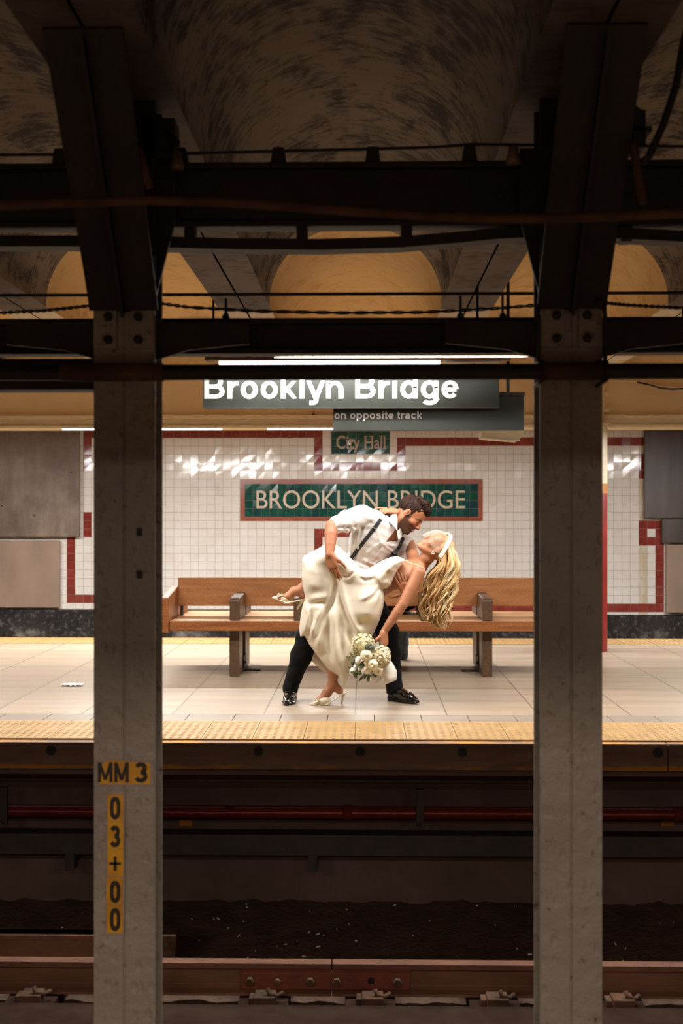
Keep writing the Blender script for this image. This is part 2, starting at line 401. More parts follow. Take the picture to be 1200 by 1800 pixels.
# platform floor, its border row and the two warning strips
b = MB(); b.box(XL, XR, 7.72, 12.0, -0.3, 0.0); struct(b.build('floor', 'platform_tile'), 'island platform floor of large beige tiles', 'floor')
b = MB(); b.box(XL, XR, Y_EDGE+0.03, 7.47, -0.165, -0.004); b.box(XL, XR, 7.35, 7.72, -0.3, -0.165)
struct(b.build('floor_slab', 'dark_concrete'), 'dark concrete slab under the platform warning strip', 'floor')
b = MB()
x = XL+0.11
while x < XR: b.box(x+.002, x+.304, 7.472, 7.718, -0.05, 0.0); x += 0.3075
struct(b.build('trim_1', 'edge_tile'), 'row of narrow grey tiles along the platform warning strip', 'trim')
def tactile(y0, y1, name, label):
    b = MB(); x = XL+0.04
    while x < XR-.3:
        b.box(x+.002, x+.303, y0, y1, -0.03, 0.003)
        n = 6; m = int((y1-y0)/0.0508)
        if abs(x) < (4.2 if y0 < 9 else 5.2):
            for i in range(n):
                for j in range(m): b.dome((x+.0254+i*.0504, y0+.03+j*.0508, .003), .0145, .0055, 6, rings=2)
        x += 0.305
    o = b.build(name, 'tactile', smooth=False); return struct(o, label, 'trim')
tactile(Y_EDGE+.005, 7.468, 'trim_2', 'yellow bumpy warning strip along the near platform edge')
tactile(12.0, Y_FAR, 'trim_3', 'yellow bumpy warning strip along the far platform edge')
b = MB(); b.box(XL, XR, 12.0, Y_FAR-.02, -.3, -.03); struct(b.build('floor_slab', 'dark_concrete'), 'concrete slab under the far warning strip', 'floor')
# under the platform: ledge and recessed wall, track bed
b = MB(); b.box(XL, XR, 7.6, 7.9, -.42, -.3); b.box(XL, XR, 6.885, 7.35, -0.215, -0.168)
struct(b.build('trim_4', 'dark_concrete'), 'dark concrete ledge under the rubbing board', 'trim')
b = MB(); b.box(XL, XR, 7.72, 7.9, -1.32, -.42); struct(b.build('wall_platform', 'dark_concrete'), 'grimy wall below the platform overhang', 'wall')
def bed():
    nx, ny = 160, 34; vs = []; fs = []
    for j in range(ny+1):
        for i in range(nx+1):
            x = XL+(XR-XL)*i/nx; y = .5+7.25*j/ny
            z = -1.295+random.uniform(-.012, .012)
            if y < 6.58: z -= .07
            if y > 6.6: z += 0.05*((y-6.6)/1.1)+random.uniform(-.012, .016)
            vs.append((x, y, z))
    for j in range(ny):
        for i in range(nx): a = j*(nx+1)+i; fs.append((a, a+1, a+nx+2, a+nx+1))
    b = MB(); b.add(vs, fs); return b.build('floor_track', 'track_bed', smooth=True)
struct(bed(), 'dark dirty track bed between the rails and platform', 'floor')
b = MB(); b.box(XL, XR, 12.7, YW+.3, -1.4, -1.3); struct(b.build('floor_track', 'track_bed'), 'track bed of the far track', 'floor')
b = MB(); b.box(XL, XR, 12.5, 12.7, -1.4, -.3); struct(b.build('wall_platform', 'dark_concrete'), 'wall below the far platform edge', 'wall')
# the photographer's own platform and the wall behind it
b = MB(); b.box(XL, XR, -4.5, .55, -.3, 0.0); struct(b.build('floor', 'edge_tile'), 'grey floor of the near platform', 'floor')
b = MB(); b.box(XL, XR, .3, .5, -1.4, -.3); struct(b.build('wall_platform', 'dark_concrete'), 'wall under the near platform', 'wall')
b = MB(); b.box(XL, XR, -4.7, -4.5, 0, 3.4); struct(b.build('wall_front', 'dark_concrete'), 'dark wall behind the near platform', 'wall')
b = MB(); b.box(XL, XR, .25, .55, 2.0, 2.76); struct(b.build('trim_shade', 'cream_paint'), 'added shading beam over the near platform edge', 'trim')  # unseen beam, added to shade the upper columns from the near-platform lamps
# tiled wall: one quad per tile, coloured by the pattern the tiles make
RED = [(140, 756, 567, 770), (553, 756, 567, 828), (553, 814, 715, 828), (700, 768, 715, 828), (700, 768, 1132, 782),
       (140, 756, 158, 830), (140, 905, 158, 947), (113, 947, 128, 1064), (113, 1050, 640, 1064), (1117, 795, 1133, 838),
       (1148, 912, 1163, 1073), (640, 1059, 1163, 1073), (1118, 912, 1163, 927), (1118, 941, 1163, 956), (1118, 912, 1133, 956),
       (554, 930, 716, 945), (554, 930, 569, 990), (701, 930, 716, 990)]
def tile_wall():
    b = MB(); x00 = X_(348.8, YW); z00 = Z_(784.0, YW, 500)
    k = P
    zb_l, zb_r = Z_(1071, YW), Z_(1080, YW)
    for i in range(-44, 86):
        for j in range(-30, 10):
            xa, za = x00+i*k, z00+j*k
            px, py = to_px(xa+k/2, YW, za+k/2)
            zb = zb_l if px < 640 else zb_r
            if za+k < zb+.02: continue
            lo = max(za, zb)
            m = 1 if random.random() < .12 else 0
            if any(r[0] < px < r[2] and r[1] < py < r[3] for r in RED): m = 2 if random.random() < .7 else 3
            elif 1117 < px < 1132 and py > 780: m = 4
            g = .0018; e = [random.gauss(0, .0008) for _ in range(4)]
            c = sum(e)/4
            b.add([(xa+g, YW+e[0]-c, lo+g), (xa+k-g, YW+e[1]-c, lo+g), (xa+k-g, YW+e[2]-c, za+k-g), (xa+g, YW+e[3]-c, za+k-g)], [(0, 1, 2, 3)], m)
    b.box(x00-44*k, x00+86*k, YW+.004, YW+.2, zb_r, z00+11*k, 5)
    return b.build('wall_back', ['tile_white', 'tile_white_b', 'tile_red', 'tile_red_b', 'tile_stained', 'grout'], recalc=False)
struct(tile_wall(), 'white tiled wall with dark red border bands across the far track', 'wall')
b = MB(); b.box(X_(640, YW), XR, YW-.02, YW+.2, -1.4, Z_(1081, YW)); b.box(XL, X_(640, YW), YW-.02, YW+.2, -1.4, Z_(1072.5, YW)); struct(b.build('baseboard_back', 'base_concrete'), 'stained dark concrete base under the tiled wall', 'baseboard')
b = MB(); b.box(XL, XR, YW+.02, YW+.2, Z_(752, YW), 3.4); struct(b.build('wall_back_upper', 'cream_paint'), 'cream upper wall', 'wall')
# vaulted ceiling: jack arches between crossbeams, bare over the tracks, painted over the island platform
COLX = (X_(218.5, 4.0), X_(1003.5, 4.0)); PITCH = COLX[1]-COLX[0]
Z_SOF = 2.765
def vaults():
    b = MB(); hw, hh, y0, y1, yp = PITCH/2-.18, .535, -4.6, 15.3, 7.95
    def strip(prof, ya, yb, mi, n=1):
        for s in range(n):
            a, c = ya+(yb-ya)*s/n, ya+(yb-ya)*(s+1)/n
            for (p, q) in zip(prof[:-1], prof[1:]):
                b.add([(p[0], a, p[1]), (q[0], a, q[1]), (q[0], c, q[1]), (p[0], c, p[1])], [(0, 1, 2, 3)], mi)
    for k in range(-5, 6):
        cx = (COLX[0]+COLX[1])/2+k*PITCH
        arch = [(cx+hw*math.cos(w), Z_SOF+.02+hh*math.sin(w)) for w in np.linspace(0, PI, 41)]
        arch = [(cx+hw, Z_SOF)]+arch+[(cx-hw, Z_SOF)]
        strip(arch, y0, yp, 0); strip(arch, yp, y1, 1)
        bx = cx+PITCH/2
        for (xa, xb) in ((bx-.18, bx-.006), (bx+.006, bx+.18)):
            strip([(xa, Z_SOF), (xb, Z_SOF)], y0, yp+.15, 2); strip([(xa, Z_SOF), (xb, Z_SOF)], yp+.15, y1, 3)
        strip([(bx-.006, Z_SOF+.02), (bx+.006, Z_SOF+.02)], y0, y1, 4)
    o = b.build('ceiling', ['vault_bare', 'vault_paint', 'soffit_bare', 'soffit_paint', 'black_steel'], recalc=False)
    return o
struct(vaults(), 'row of concrete barrel vaults, grey over the tracks and yellow over the platform', 'ceiling')
b = MB(); b.box(XL-2, XR+2, -4.7, 15.4, 3.36, 3.5); struct(b.build('ceiling_slab', 'dark_concrete'), 'slab over the vaults', 'ceiling')
# fascia girder over the far platform edge
YF = 11.6
def fz(py): return Z_(py, YF)
b = MB(); b.box(XL, XR, YF, YF+.35, fz(752), Z_SOF+.02, 0)
b.box(XL, XR, YF-.05, YF, fz(737), fz(730), 1); b.box(XL, XR, YF-.03, YF, fz(748), fz(737), 1); b.box(XL, XR, YF-.06, YF+.1, fz(753), fz(748), 1)
b.box(XL, XR, YF-.02, YF, fz(729.5), fz(728), 0)
o = b.build('trim_5', ['cream_paint', 'cream_light'], bevel=.004); struct(o, 'cream moulded fascia girder over the far platform edge', 'trim')
# ------------------------------------------------------------------ steel columns between the tracks
YC = 4.0; CD = 0.15
def steel_column(cx, label, gz):
    w = .107
    t = thing('steel_column', label, 'column', (cx, YC+CD/2, -1.29), 'riveted columns between the tracks')
    b = MB(); b.box(cx-w, cx-.0035, YC, YC+.014, -1.29, 2.03); b.box(cx+.0035, cx+w, YC, YC+.014, -1.29, 2.03); b.box(cx-w+.002, cx+w-.002, YC+.006, YC+.016, -1.29, 2.03)
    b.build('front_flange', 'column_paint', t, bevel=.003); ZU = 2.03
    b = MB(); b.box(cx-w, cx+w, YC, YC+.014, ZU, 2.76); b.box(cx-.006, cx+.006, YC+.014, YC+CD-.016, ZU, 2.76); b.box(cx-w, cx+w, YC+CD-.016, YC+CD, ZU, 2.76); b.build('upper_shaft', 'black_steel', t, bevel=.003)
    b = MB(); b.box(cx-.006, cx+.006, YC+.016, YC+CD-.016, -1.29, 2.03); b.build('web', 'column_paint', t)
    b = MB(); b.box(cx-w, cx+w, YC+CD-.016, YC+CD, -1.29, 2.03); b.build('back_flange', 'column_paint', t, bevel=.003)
    b = MB(); b.box(cx-.2, cx+.2, YC-.12, YC+CD+.12, -1.3, -1.27); b.build('base_plate', 'black_steel', t, bevel=.004)
    za, zb = Z_(612, YC), Z_(530, YC)
    for s in (-1, 1):
        b = MB(); xa, xb = sorted((cx+s*.024, cx+s*(w-.002))); b.box(xa, xb, YC-.012, YC, za, zb)
        p = b.build('splice_plate', 'column_paint', t, bevel=.002)
        for zz in (Z_(557, YC), Z_(597, YC)):
            d = MB(); q = [(cx+s*.052+.0165*math.cos(a), zz+.0165*math.sin(a)) for a in np.linspace(0, 2*PI, 7)[:-1]]
            d.prism(q, 'y', YC-.026, YC-.012); d.dome((cx+s*.052, YC-.026, zz), .011, .008, 8, 'y')
            d.build('bolt', 'black_steel', p)
    b = MB(); b.box(cx-w+.004, cx+w-.004, YC-.006, YC, Z_(619, YC), Z_(613, YC)); b.build('seat_angle', 'column_paint', t)
    # knee brace rising towards the camera up to the crossbeam
    y0, z0, y1, z1 = YC-.012, 2.03, 3.40, Z_SOF-.01
    b = MB(); n = 12; pr = []
    for i in range(n+1):
        u = i/n; y = y0+(y1-y0)*(u**1.05); z = z0+(z1-z0)*u; pr.append((y, z))
    for (p, q) in zip(pr[:-1], pr[1:]):
        for s0, s1, dy in ((-.118, .118, 0),):
            b.add([(cx+s0, p[0], p[1]), (cx+s1, p[0], p[1]), (cx+s1, q[0], q[1]), (cx+s0, q[0], q[1]),
                   (cx+s0, p[0]+.012, p[1]+.012), (cx+s1, p[0]+.012, p[1]+.012), (cx+s1, q[0]+.012, q[1]+.012), (cx+s0, q[0]+.012, q[1]+.012)],
                  [(0, 1, 2, 3), (4, 7, 6, 5), (0, 4, 5, 1), (3, 2, 6, 7), (0, 3, 7, 4), (1, 5, 6, 2)])
        b.add([(cx-.006, p[0]-.028, p[1]-.028), (cx+.006, p[0]-.028, p[1]-.028), (cx+.006, q[0]-.028, q[1]-.028), (cx-.006, q[0]-.028, q[1]-.028),
               (cx-.006, YC, p[1]), (cx+.006, YC, p[1]), (cx+.006, YC, q[1]), (cx-.006, YC, q[1])],
              [(0, 1, 2, 3), (4, 7, 6, 5), (0, 3, 7, 4), (1, 5, 6, 2)])
    b.build('knee_brace', 'black_steel', t)
    for s in (-1, 1):      # side gussets to the girders
        b = MB(); b.prism([(cx+s*w*.95, 2.09), (cx+s*.17, 2.36), (cx+s*.17, 2.60), (cx+s*w*.95, 2.60)], 'y', YC+.045, YC+.06); b.build('gusset', 'black_steel', t)
        b = MB(); b.prism([(cx+s*w*.95, gz), (cx+s*(.115+w*.95), gz+.034), (cx+s*(.32+w), gz+.055), (cx+s*(.32+w), 2.0), (cx+s*w*.95, 2.0)], 'y', YC+.045, YC+.06); b.build('gusset', 'black_steel', t)
    return t
LEFT_COLUMN = steel_column(COLX[0], 'grey riveted steel column carrying the yellow number plates', Z_(632, 4.05))
steel_column(COLX[1], 'grey steel column with lumpy bare paint, no number plates', Z_(632, 4.05))
for py in (935, 1010):
    b = MB(); c = at(245, py, YC); b.box(c.x-.010, c.x+.010, YC-.006, YC, c.z-.014, c.z+.014); b.tube([c-Vector((0, .012, 0)), c-Vector((0, .005, 0))], .006, 8)
    o = b.build('cleat', 'black_steel', LEFT_COLUMN, bevel=.002)
# the number plates on the column with the marker
Yp = YC-.0045
tp = thing('number_plate', 'chipped yellow enamel plate reading MM 3 on the grey column', 'sign', at(221, 1383, YC))
b = MB(); q = [(172, 1383), (270, 1382), (270, 1340), (262, 1338), (232, 1338), (206, 1335), (186, 1336), (177, 1345), (171, 1360)]
b.prism([(X_(x, YC), Z_(y, YC)) for x, y in q], 'y', Yp, YC-.0005); b.build('plate', 'plate_worn', tp)
b = MB(); q = [(174, 1379), (264, 1379), (264, 1342), (232, 1340), (206, 1337), (188, 1338), (179, 1346), (174, 1358)]
b.prism([(X_(x, YC), Z_(y, YC)) for x, y in q], 'y', Yp-.002, Yp); b.build('face', 'plate_yellow', tp)
stroke_text('lettering', 'MM', 'ink', X_(173, YC), X_(227, YC), Z_(1376, YC), Z_(1341, YC), Yp-.002, .001, .19, tp)
stroke_text('lettering', '3', 'ink', X_(237, YC), X_(260, YC), Z_(1376, YC), Z_(1341, YC), Yp-.002, .001, .24, tp)
ts = thing('number_plate', 'narrow vertical yellow plate reading 03+00 on the grey column', 'sign', at(204, 1648, YC))
b = MB(); b.prism([(X_(x, YC), Z_(y, YC)) for x, y in [(185, 1646), (218, 1647), (220, 1560), (219, 1480), (221, 1391), (189, 1390), (189, 1500)]], 'y', Yp, YC-.0005); b.build('plate', 'plate_worn', ts)
for i, (ya, yb, ch, ca, cb) in enumerate([(1398, 1445, '0', 1402, 1441), (1446, 1493, '3', 1453, 1490), (1494, 1542, '+', 1500, 1541), (1544, 1592, '0', 1550, 1588), (1593, 1642, '0', 1598, 1638)]):
    x0, x1 = (189.5, 217) if i < 3 else (188, 215.5)
    b = MB(); b.box(X_(x0, YC), X_(x1, YC), Yp-.0015, Yp, Z_(yb, YC), Z_(ya, YC)); f = b.build('number_tile', 'plate_yellow', ts)
    if ch == '+':
        b = MB(); b.box(X_(193, YC), X_(213, YC), Yp-.003, Yp-.0015, Z_(1522, YC), Z_(1517, YC)); b.box(X_(200.5, YC), X_(205.5, YC), Yp-.003, Yp-.0015, Z_(1532, YC), Z_(1507, YC)); b.build('numeral', 'ink', f)
    else: stroke_text('numeral', ch, 'ink', X_(194, YC), X_(212, YC), Z_(cb, YC), Z_(ca, YC), Yp-.0015, .001, .26, f)
# ------------------------------------------------------------------ girders, pipes, rods and cables strung between the columns
def ibeam(name, label, za, zb, y0, y1, cat='girder', fl=.02, mat='black_steel'):
    b = MB(); b.box(XL, XR, y0, y1, zb-fl, zb); b.box(XL, XR, y0, y1, za, za+fl); ym = (y0+y1)/2; b.box(XL, XR, ym-.01, ym+.01, za+fl, zb-fl)
    o = b.build(name, mat, bevel=.003); return tag(o, label, cat, kind='thing')
g1 = ibeam('girder', 'deep black steel girder across the tops of the columns', Z_(402, 4.2), Z_(290, 4.2), 4.156, 4.24)
g2 = ibeam('girder', 'shallow black steel girder just above the thick front pipe', Z_(624, 4.2), Z_(562, 4.2), 4.156, 4.24)
b = MB(); b.box(XL, COLX[0]-.109, 4.03, 4.13, Z_(685, 4.05), Z_(630, 4.05)); tag(b.build('cable_trough', 'black_steel', bevel=.004), 'black cable trough behind the thick pipe, ending at the plated column', 'trough', kind='thing')
def run(name, label, cat, pts, r, mat='black_steel', n=10, parts=()):
    b = MB(); b.tube(pts, r, n); o = b.build(name, mat, smooth=True); return tag(o, label, cat, kind='thing')
yq = 3.87
pp = thing('pipe', 'thick dark pipe running in front of both columns under the girder', 'pipe', (0, yq, Z_(654, yq)))
b = MB(); b.tube([(XL, yq, Z_(654, yq)), (XR, yq, Z_(654, yq))], .0265, 16); b.build('pipe_run', 'black_steel', pp, smooth=True)
for xa, xb in ((108, 287), (947, 1064)):
    b = MB(); b.tube([(X_(xa, yq), yq, Z_(653.5, yq)), (X_(xb, yq), yq, Z_(653.5, yq))], .0305, 18); b.build('sleeve', 'rust_steel', pp, smooth=True)
for xa in (950, 1062):
    b = MB(); xx = X_(xa, yq); b.tube([(xx, YC-.008, Z_(672, yq)), (xx, yq-.034, Z_(670, yq)), (xx, yq-.036, Z_(640, yq)), (xx, YC-.008, Z_(630, yq))], .007, 8); b.build('strap', 'black_steel', pp, smooth=True)
run('conduit', 'thin vertical conduit hooked round the bare grey column', 'conduit', [at(1046, 531, 3.96), at(1056, 530, 3.96), at(1062, 536, 3.96), at(1063, 560, 3.96), at(1063, 637, 3.96)], .0075)
run('conduit', 'thin upright conduit on the inner edge of the bare grey column', 'conduit', [at(945, 535, 3.965), at(946, 560, 3.965), at(946, 636, 3.965)], .006)
yk = 3.16
run('cable', 'long sagging cable slung in front of the deep girder', 'cable', [at(px, py, yk) for px, py in [(-900, 380), (-300, 368), (0, 361), (130, 356), (260, 352), (380, 355), (500, 362), (620, 371), (760, 380), (860, 384), (950, 384), (1060, 381), (1200, 375), (1500, 372), (2000, 380)]], .0135, 'rust_steel', 12)
ya = 4.3
run('rod', 'thin straight rod above the shallow girder, across the bright vaults', 'rod', [(XL, ya, Z_(517, ya)), (XR, ya, Z_(517, ya))], .0062)
for px, y0_, y1_, lb in ((397, 524, 563, 'small dark hanger on the girder below the pale left soffit'), (809, 520, 563, 'small dark hanger on the girder below the pale right soffit'), (883, 517, 563, 'taller dark hanger on the girder beside the bare column')):
    b = MB(); b.tube([at(px, y0_, 4.2), at(px, y1_, 4.2)], .005, 8); b.dome(at(px, y1_-1, 4.2), .014, .03, 8); b.box(X_(px-6, 4.2), X_(px+6, 4.2), 4.185, 4.215, Z_(561.5, 4.2), Z_(555, 4.2))
    tag(b.build('hanger', 'black_steel'), lb, 'hanger', 'hangers on the girder', 'thing')
def twisted(name, label, pts, r):
    P0 = [Vector(p) for p in pts]; b = MB(); out = []
    n = 90
    for i in range(n+1):
        u = i/n*(len(P0)-1); k = min(int(u), len(P0)-2); f = u-k
        f2 = f*f*(3-2*f); out.append(P0[k].lerp(P0[k+1], f)*1.0)
    for ph in (0, PI):
        b.tube([p+Vector((0, math.sin(i*.9+ph)*r, math.cos(i*.9+ph)*r)) for i, p in enumerate(out)], r*.9, 6)
    return tag(b.build(name, 'black_steel', smooth=True), label, 'cable', 'twisted wires', 'thing')
yw = 4.32
twisted('wire', 'twisted wire crossing the bright vaults between the two columns', [at(270, 532, yw), at(330, 540, yw), at(450, 547, yw), at(600, 550, yw), at(740, 549, yw), at(860, 543, yw), at(950, 536, yw)], .004)
twisted('wire', 'twisted wire reaching the plated column from the outer side', [at(-300, 545, yw), at(-20, 551, yw), at(80, 546, yw), at(180, 535, yw)], .004)
twisted('wire', 'twisted wire leaving the bare column on its outer side', [at(1040, 530, yw), at(1100, 536, yw), at(1190, 541, yw), at(1500, 540, yw)], .004)
yr = 4.2
run('rod', 'thin rod standing on blocks above the deep girder', 'rod', [at(-700, 275, yr), at(100, 272, yr), at(330, 270, yr), at(490, 266, yr), at(655, 262, yr), at(760, 259, yr), at(830, 254, yr), at(1000, 256, yr), at(1800, 262, yr)], .006)
for i, (px, lb) in enumerate(((108, 'dark block under the upper rod beside the plated column'), (318, 'dark block under the upper rod inside the plated column'), (490, 'dark block under the upper rod at the left of the big vault'), (655, 'dark block under the upper rod at the middle of the big vault'), (824, 'dark block under the upper rod at the right of the big vault'))):
    c = at(px, 278, yr); b = MB(); b.prism([(c.x-.028, Z_(291, yr)), (c.x+.028, Z_(291, yr)), (c.x+.02, Z_(262, yr)), (c.x-.02, Z_(262, yr))], 'y', yr-.03, yr+.03)
    b.box(c.x-.012, c.x+.012, yr-.02, yr+.02, Z_(268, yr), Z_(260, yr)); tag(b.build('support_block', 'black_steel', bevel=.003), lb, 'block', 'blocks under the upper rod', 'thing')
# the bowed cable tray hung below the deep girder
tt = thing('cable_tray', 'bowed black cable tray hung on short blocks below the deep girder', 'tray', (0, 4.2, Z_(430, 4.2)))
b = MB(); tp_ = [(-900, 428), (-300, 432), (0, 428), (140, 428), (300, 430), (420, 433), (560, 434), (700, 430), (800, 422), (870, 415), (930, 412), (1080, 414), (1200, 420), (1600, 424), (2200, 430)]
for (p, q) in zip(tp_[:-1], tp_[1:]):
    A, B = at(p[0], p[1], 4.2), at(q[0], q[1], 4.2); h = .020
    b.add([(A.x, 4.16, A.z-h), (B.x, 4.16, B.z-h), (B.x, 4.16, B.z+h), (A.x, 4.16, A.z+h), (A.x, 4.24, A.z-h), (B.x, 4.24, B.z-h), (B.x, 4.24, B.z+h), (A.x, 4.24, A.z+h)],
          [(0, 1, 2, 3), (4, 7, 6, 5), (0, 4, 5, 1), (3, 2, 6, 7), (0, 3, 7, 4), (1, 5, 6, 2)])
b.build('tray', 'black_steel', tt)
for px in (335, 531, 714, 1098):
    b = MB(); c = at(px, 410, 4.2); b.box(c.x-.02, c.x+.02, 4.17, 4.23, Z_(430, 4.2), Z_(402.5, 4.2)); b.build('spacer_block', 'black_steel', tt, bevel=.003)
run('pipe', 'short slanting pale pipe beside the plated column top', 'pipe', [at(243, 255, 3.7), at(250, 285, 3.7), at(262, 330, 3.7)], .014, 'rust_steel')
run('pipe', 'short slanting pale pipe beside the bare column top', 'pipe', [at(1112, 250, 3.6), at(1118, 290, 3.6), at(1130, 358, 3.6)], .014, 'rust_steel')
run('cable', 'loose cable drooping from the vault beside the bare column', 'cable', [at(1215, 20, 3.6), at(1200, 80, 3.6), at(1188, 150, 3.6), at(1165, 220, 3.6), at(1140, 275, 3.6), at(1128, 285, 3.6)], .012)
for px, py, lb in ((311, 283, 'small pale insulator by the plated column top'), (902, 274, 'small pale insulator above the deep girder near the bare column')):
    b = MB(); c = at(px, py, 4.0)
    b.tube([c+Vector((0, 0, -.03)), c+Vector((0, 0, -.015)), c+Vector((0, 0, .005)), c+Vector((0, 0, .03))], [.025, .027, .019, .016], 12); tag(b.build('insulator', 'panel_metal', smooth=True), lb, 'insulator', 'insulators', 'thing')
b = MB(); c = at(1112, 235, 3.75); b.box(c.x-.05, c.x+.05, 3.7, 3.8, c.z-.01, c.z+.01); b.box(c.x-.015, c.x+.03, 3.7, 3.8, c.z-.06, c.z+.06); b.tube([c+Vector((-.01, 0, .05)), c+Vector((.0, 0, .09)), c+Vector((.03, 0, .06))], .012, 8)
tag(b.build('clamp', 'black_steel', bevel=.003), 'black clamp on the slanting pipe by the bare column', 'clamp', kind='thing')
b = MB(); c = at(281, 250, 4.05); b.obox(c, (.06, 0, .0), (0, .05, 0), (0, 0, .07)); b.tube([c+Vector((.02, -.05, .02)), c+Vector((.07, -.06, -.02)), c+Vector((.05, -.05, -.08))], .014, 8)
tag(b.build('junction_box', 'black_steel', bevel=.006), 'black junction box above the deep girder by the plated column', 'box', kind='thing')
# ------------------------------------------------------------------ fluorescent lights
def fluorescent(name, label, x0, x1, y, z, watts, group, hx0=None, hx1=None, hang=(), dead=None, housing=True, col=None, tilt=0.0, wide=.06):
    t = thing(name, label, 'light', ((x0+x1)/2, y, z), group)
    if housing:
        a, c = hx0 if hx0 is not None else x0-.06, hx1 if hx1 is not None else x1+.06
        b = MB(); b.prism([(y-.05, z+.012), (y-.035, z+.06), (y+.035, z+.06), (y+.05, z+.012), (y+.04, z+.022), (y-.04, z+.022)], 'x', a, c); b.build('housing', 'brown_housing', t)
    b = MB(); b.tube([(x0, y, z), (x1, y, z)], .015, 12); b.build('tube', 'tube_lit', t, smooth=True)
    if dead:
        b = MB(); b.tube([(dead[0], y, z+.004), (dead[1], y, z+.004)], .012, 10); b.build('dead_tube', 'tube_dead', t, smooth=True)
    for hx in hang:
        b = MB(); b.tube([(hx, y, z+.06), (hx, y, Z_SOF+.3)], .008, 8); b.build('hanger_rod', 'black_steel', t)
    ld = bpy.data.lights.new('tube_light', 'AREA'); ld.shape = 'RECTANGLE'; ld.size = x1-x0; ld.size_y = wide; ld.energy = watts; ld.color = col or LAMP
    lo = bpy.data.objects.new('tube_light', ld); COL.objects.link(lo); lo.location = ((x0+x1)/2, y, z-.022); lo.rotation_euler = (tilt, 0, 0); attach(lo, t)
    return t
YA = 8.08; ZA = Z_(637.5, YA)
def ax(px): return X_(px, YA)
fluorescent('fluorescent_light', 'lit fluorescent tube directly above the big Brooklyn Bridge sign', ax(385), ax(773), YA, ZA, P_NEAR_ROW, 'platform lights', ax(361), ax(896), (ax(375), ax(893)), (ax(783), ax(878)))
fluorescent('fluorescent_light', 'lit fluorescent tube at the far end, seen outside the bare column', ax(1168), ax(1556), YA, Z_(621, YA), P_NEAR_ROW, 'platform lights', hang=(ax(1200),))
fluorescent('fluorescent_light', 'lit fluorescent tube beyond the plated column', ax(-395), ax(-8), YA, ZA, P_NEAR_ROW, 'platform lights', hang=(ax(-200),))
YE = 7.3
for pa, pb, lb in ((480, 930, 'edge light with thin white lower lip, seen just under the shallow girder'), (-120, 330, 'added edge light hidden behind the plated column and girder'), (1080, 1530, 'added edge light hidden behind the bare column and girder')):  # the two side lights are added to brighten the floor beyond the columns
    xa, xb = X_(pa, YE), X_(pb, YE); zt = Z_(616 if pa == 480 else 598, YE)
    t = thing('fluorescent_light', lb, 'light', ((xa+xb)/2, YE, zt), 'edge lights')
    b = MB(); b.prism([(YE-.07, zt-.012), (YE-.05, zt+.05), (YE+.05, zt+.05), (YE+.07, zt-.012), (YE+.06, zt-.012), (YE+.045, zt+.035), (YE-.045, zt+.035), (YE-.06, zt-.012)], 'x', xa, xb); b.build('housing', 'brown_housing', t)
    b = MB(); b.box(xa, xb, YE-.074, YE-.064, zt-.038, zt-.020); b.box(xa, xb, YE+.064, YE+.074, zt-.038, zt-.020); b.build('lip', 'lip_cream', t)
    b = MB(); b.tube([(xa+.05, YE, zt+.014), (xb-.05, YE, zt+.014)], .014, 12); b.build('tube', 'tube_lit', t, smooth=True)
    for hx in [COLX[0]+PITCH*k for k in range(-3, 5) if xa < COLX[0]+PITCH*k < xb]: b = MB(); b.tube([(hx, YE, zt+.05), (hx, YE, Z_SOF+.3)], .008, 8); b.build('hanger_rod', 'black_steel', t)
    ld = bpy.data.lights.new('tube_light', 'AREA'); ld.shape = 'RECTANGLE'; ld.size = xb-xa-.1; ld.size_y = .08; ld.energy = P_EDGE_ROW*(1.0 if pa == 480 else 1.45); ld.color = LAMP
    lo = bpy.data.objects.new('tube_light', ld); COL.objects.link(lo); lo.location = ((xa+xb)/2, YE, zt-.012); attach(lo, t)
YB = 11.57; ZB = Z_(753, YB)
for a, c, lb in ((110, 390, 'lit tube under the fascia behind the plated column'), (470, 750, 'lit tube under the fascia behind the dark green signs'), (-330, -40, 'lit tube under the fascia above the blank panels'), (1230, 1510, 'lit tube under the fascia outside the bare column')):
    fluorescent('strip_light', lb, X_(a, YB), X_(c, YB), YB, ZB, P_FAR_ROW, 'lights under the fascia', housing=False, tilt=.10, col=COOL)
for y, row in ((-.9, 'near row'), (-2.8, 'added rear row')):  # the rear row is added to smooth the light gradient up the columns
    for x, nm in ((-3.2, 'outside the plated column'), (0.0, 'facing the couple'), (3.2, 'outside the bare column')):
        fluorescent('fluorescent_light', 'fluorescent tube over the photographer platform, %s, %s' % (row, nm), x-.77, x+.77, y, 2.42, P_OWN_ROW, 'lights of the near platform', hang=(x,), col=WARM, wide=.3)
# ------------------------------------------------------------------ hanging signs
YS1 = 8.32
t = thing('hanging_sign', 'large dark green station sign reading Brooklyn Bridge in white letters', 'sign', at(617, 717, YS1), 'hanging signs')
b = MB(); b.box(X_(358, YS1), X_(877, YS1), YS1, YS1+.04, Z_(717, YS1), Z_(646, YS1)); b.build('panel', 'sign_green_black', t, bevel=.003)
b = MB(); b.box(X_(356.5, YS1), X_(359, YS1), YS1-.004, YS1+.044, Z_(717.5, YS1), Z_(645, YS1)); b.box(X_(359, YS1), X_(878, YS1), YS1-.004, YS1+.044, Z_(718, YS1), Z_(716, YS1)); b.build('frame', 'duct_grey', t)
stroke_text('lettering', 'Brooklyn Bridge', 'sign_white', X_(359, YS1), X_(806, YS1), Z_(700.5, YS1), Z_(658, YS1), YS1, .002, .2, t)
for px in (375, 425, 460, 505, 550, 590, 640, 700, 760, 820):
    b = MB(); b.tube([(X_(px, YS1), YS1-.008, Z_(717, YS1)), (X_(px, YS1), YS1+.0, Z_(717, YS1))], .005, 6); b.build('screw', 'black_plastic', t)
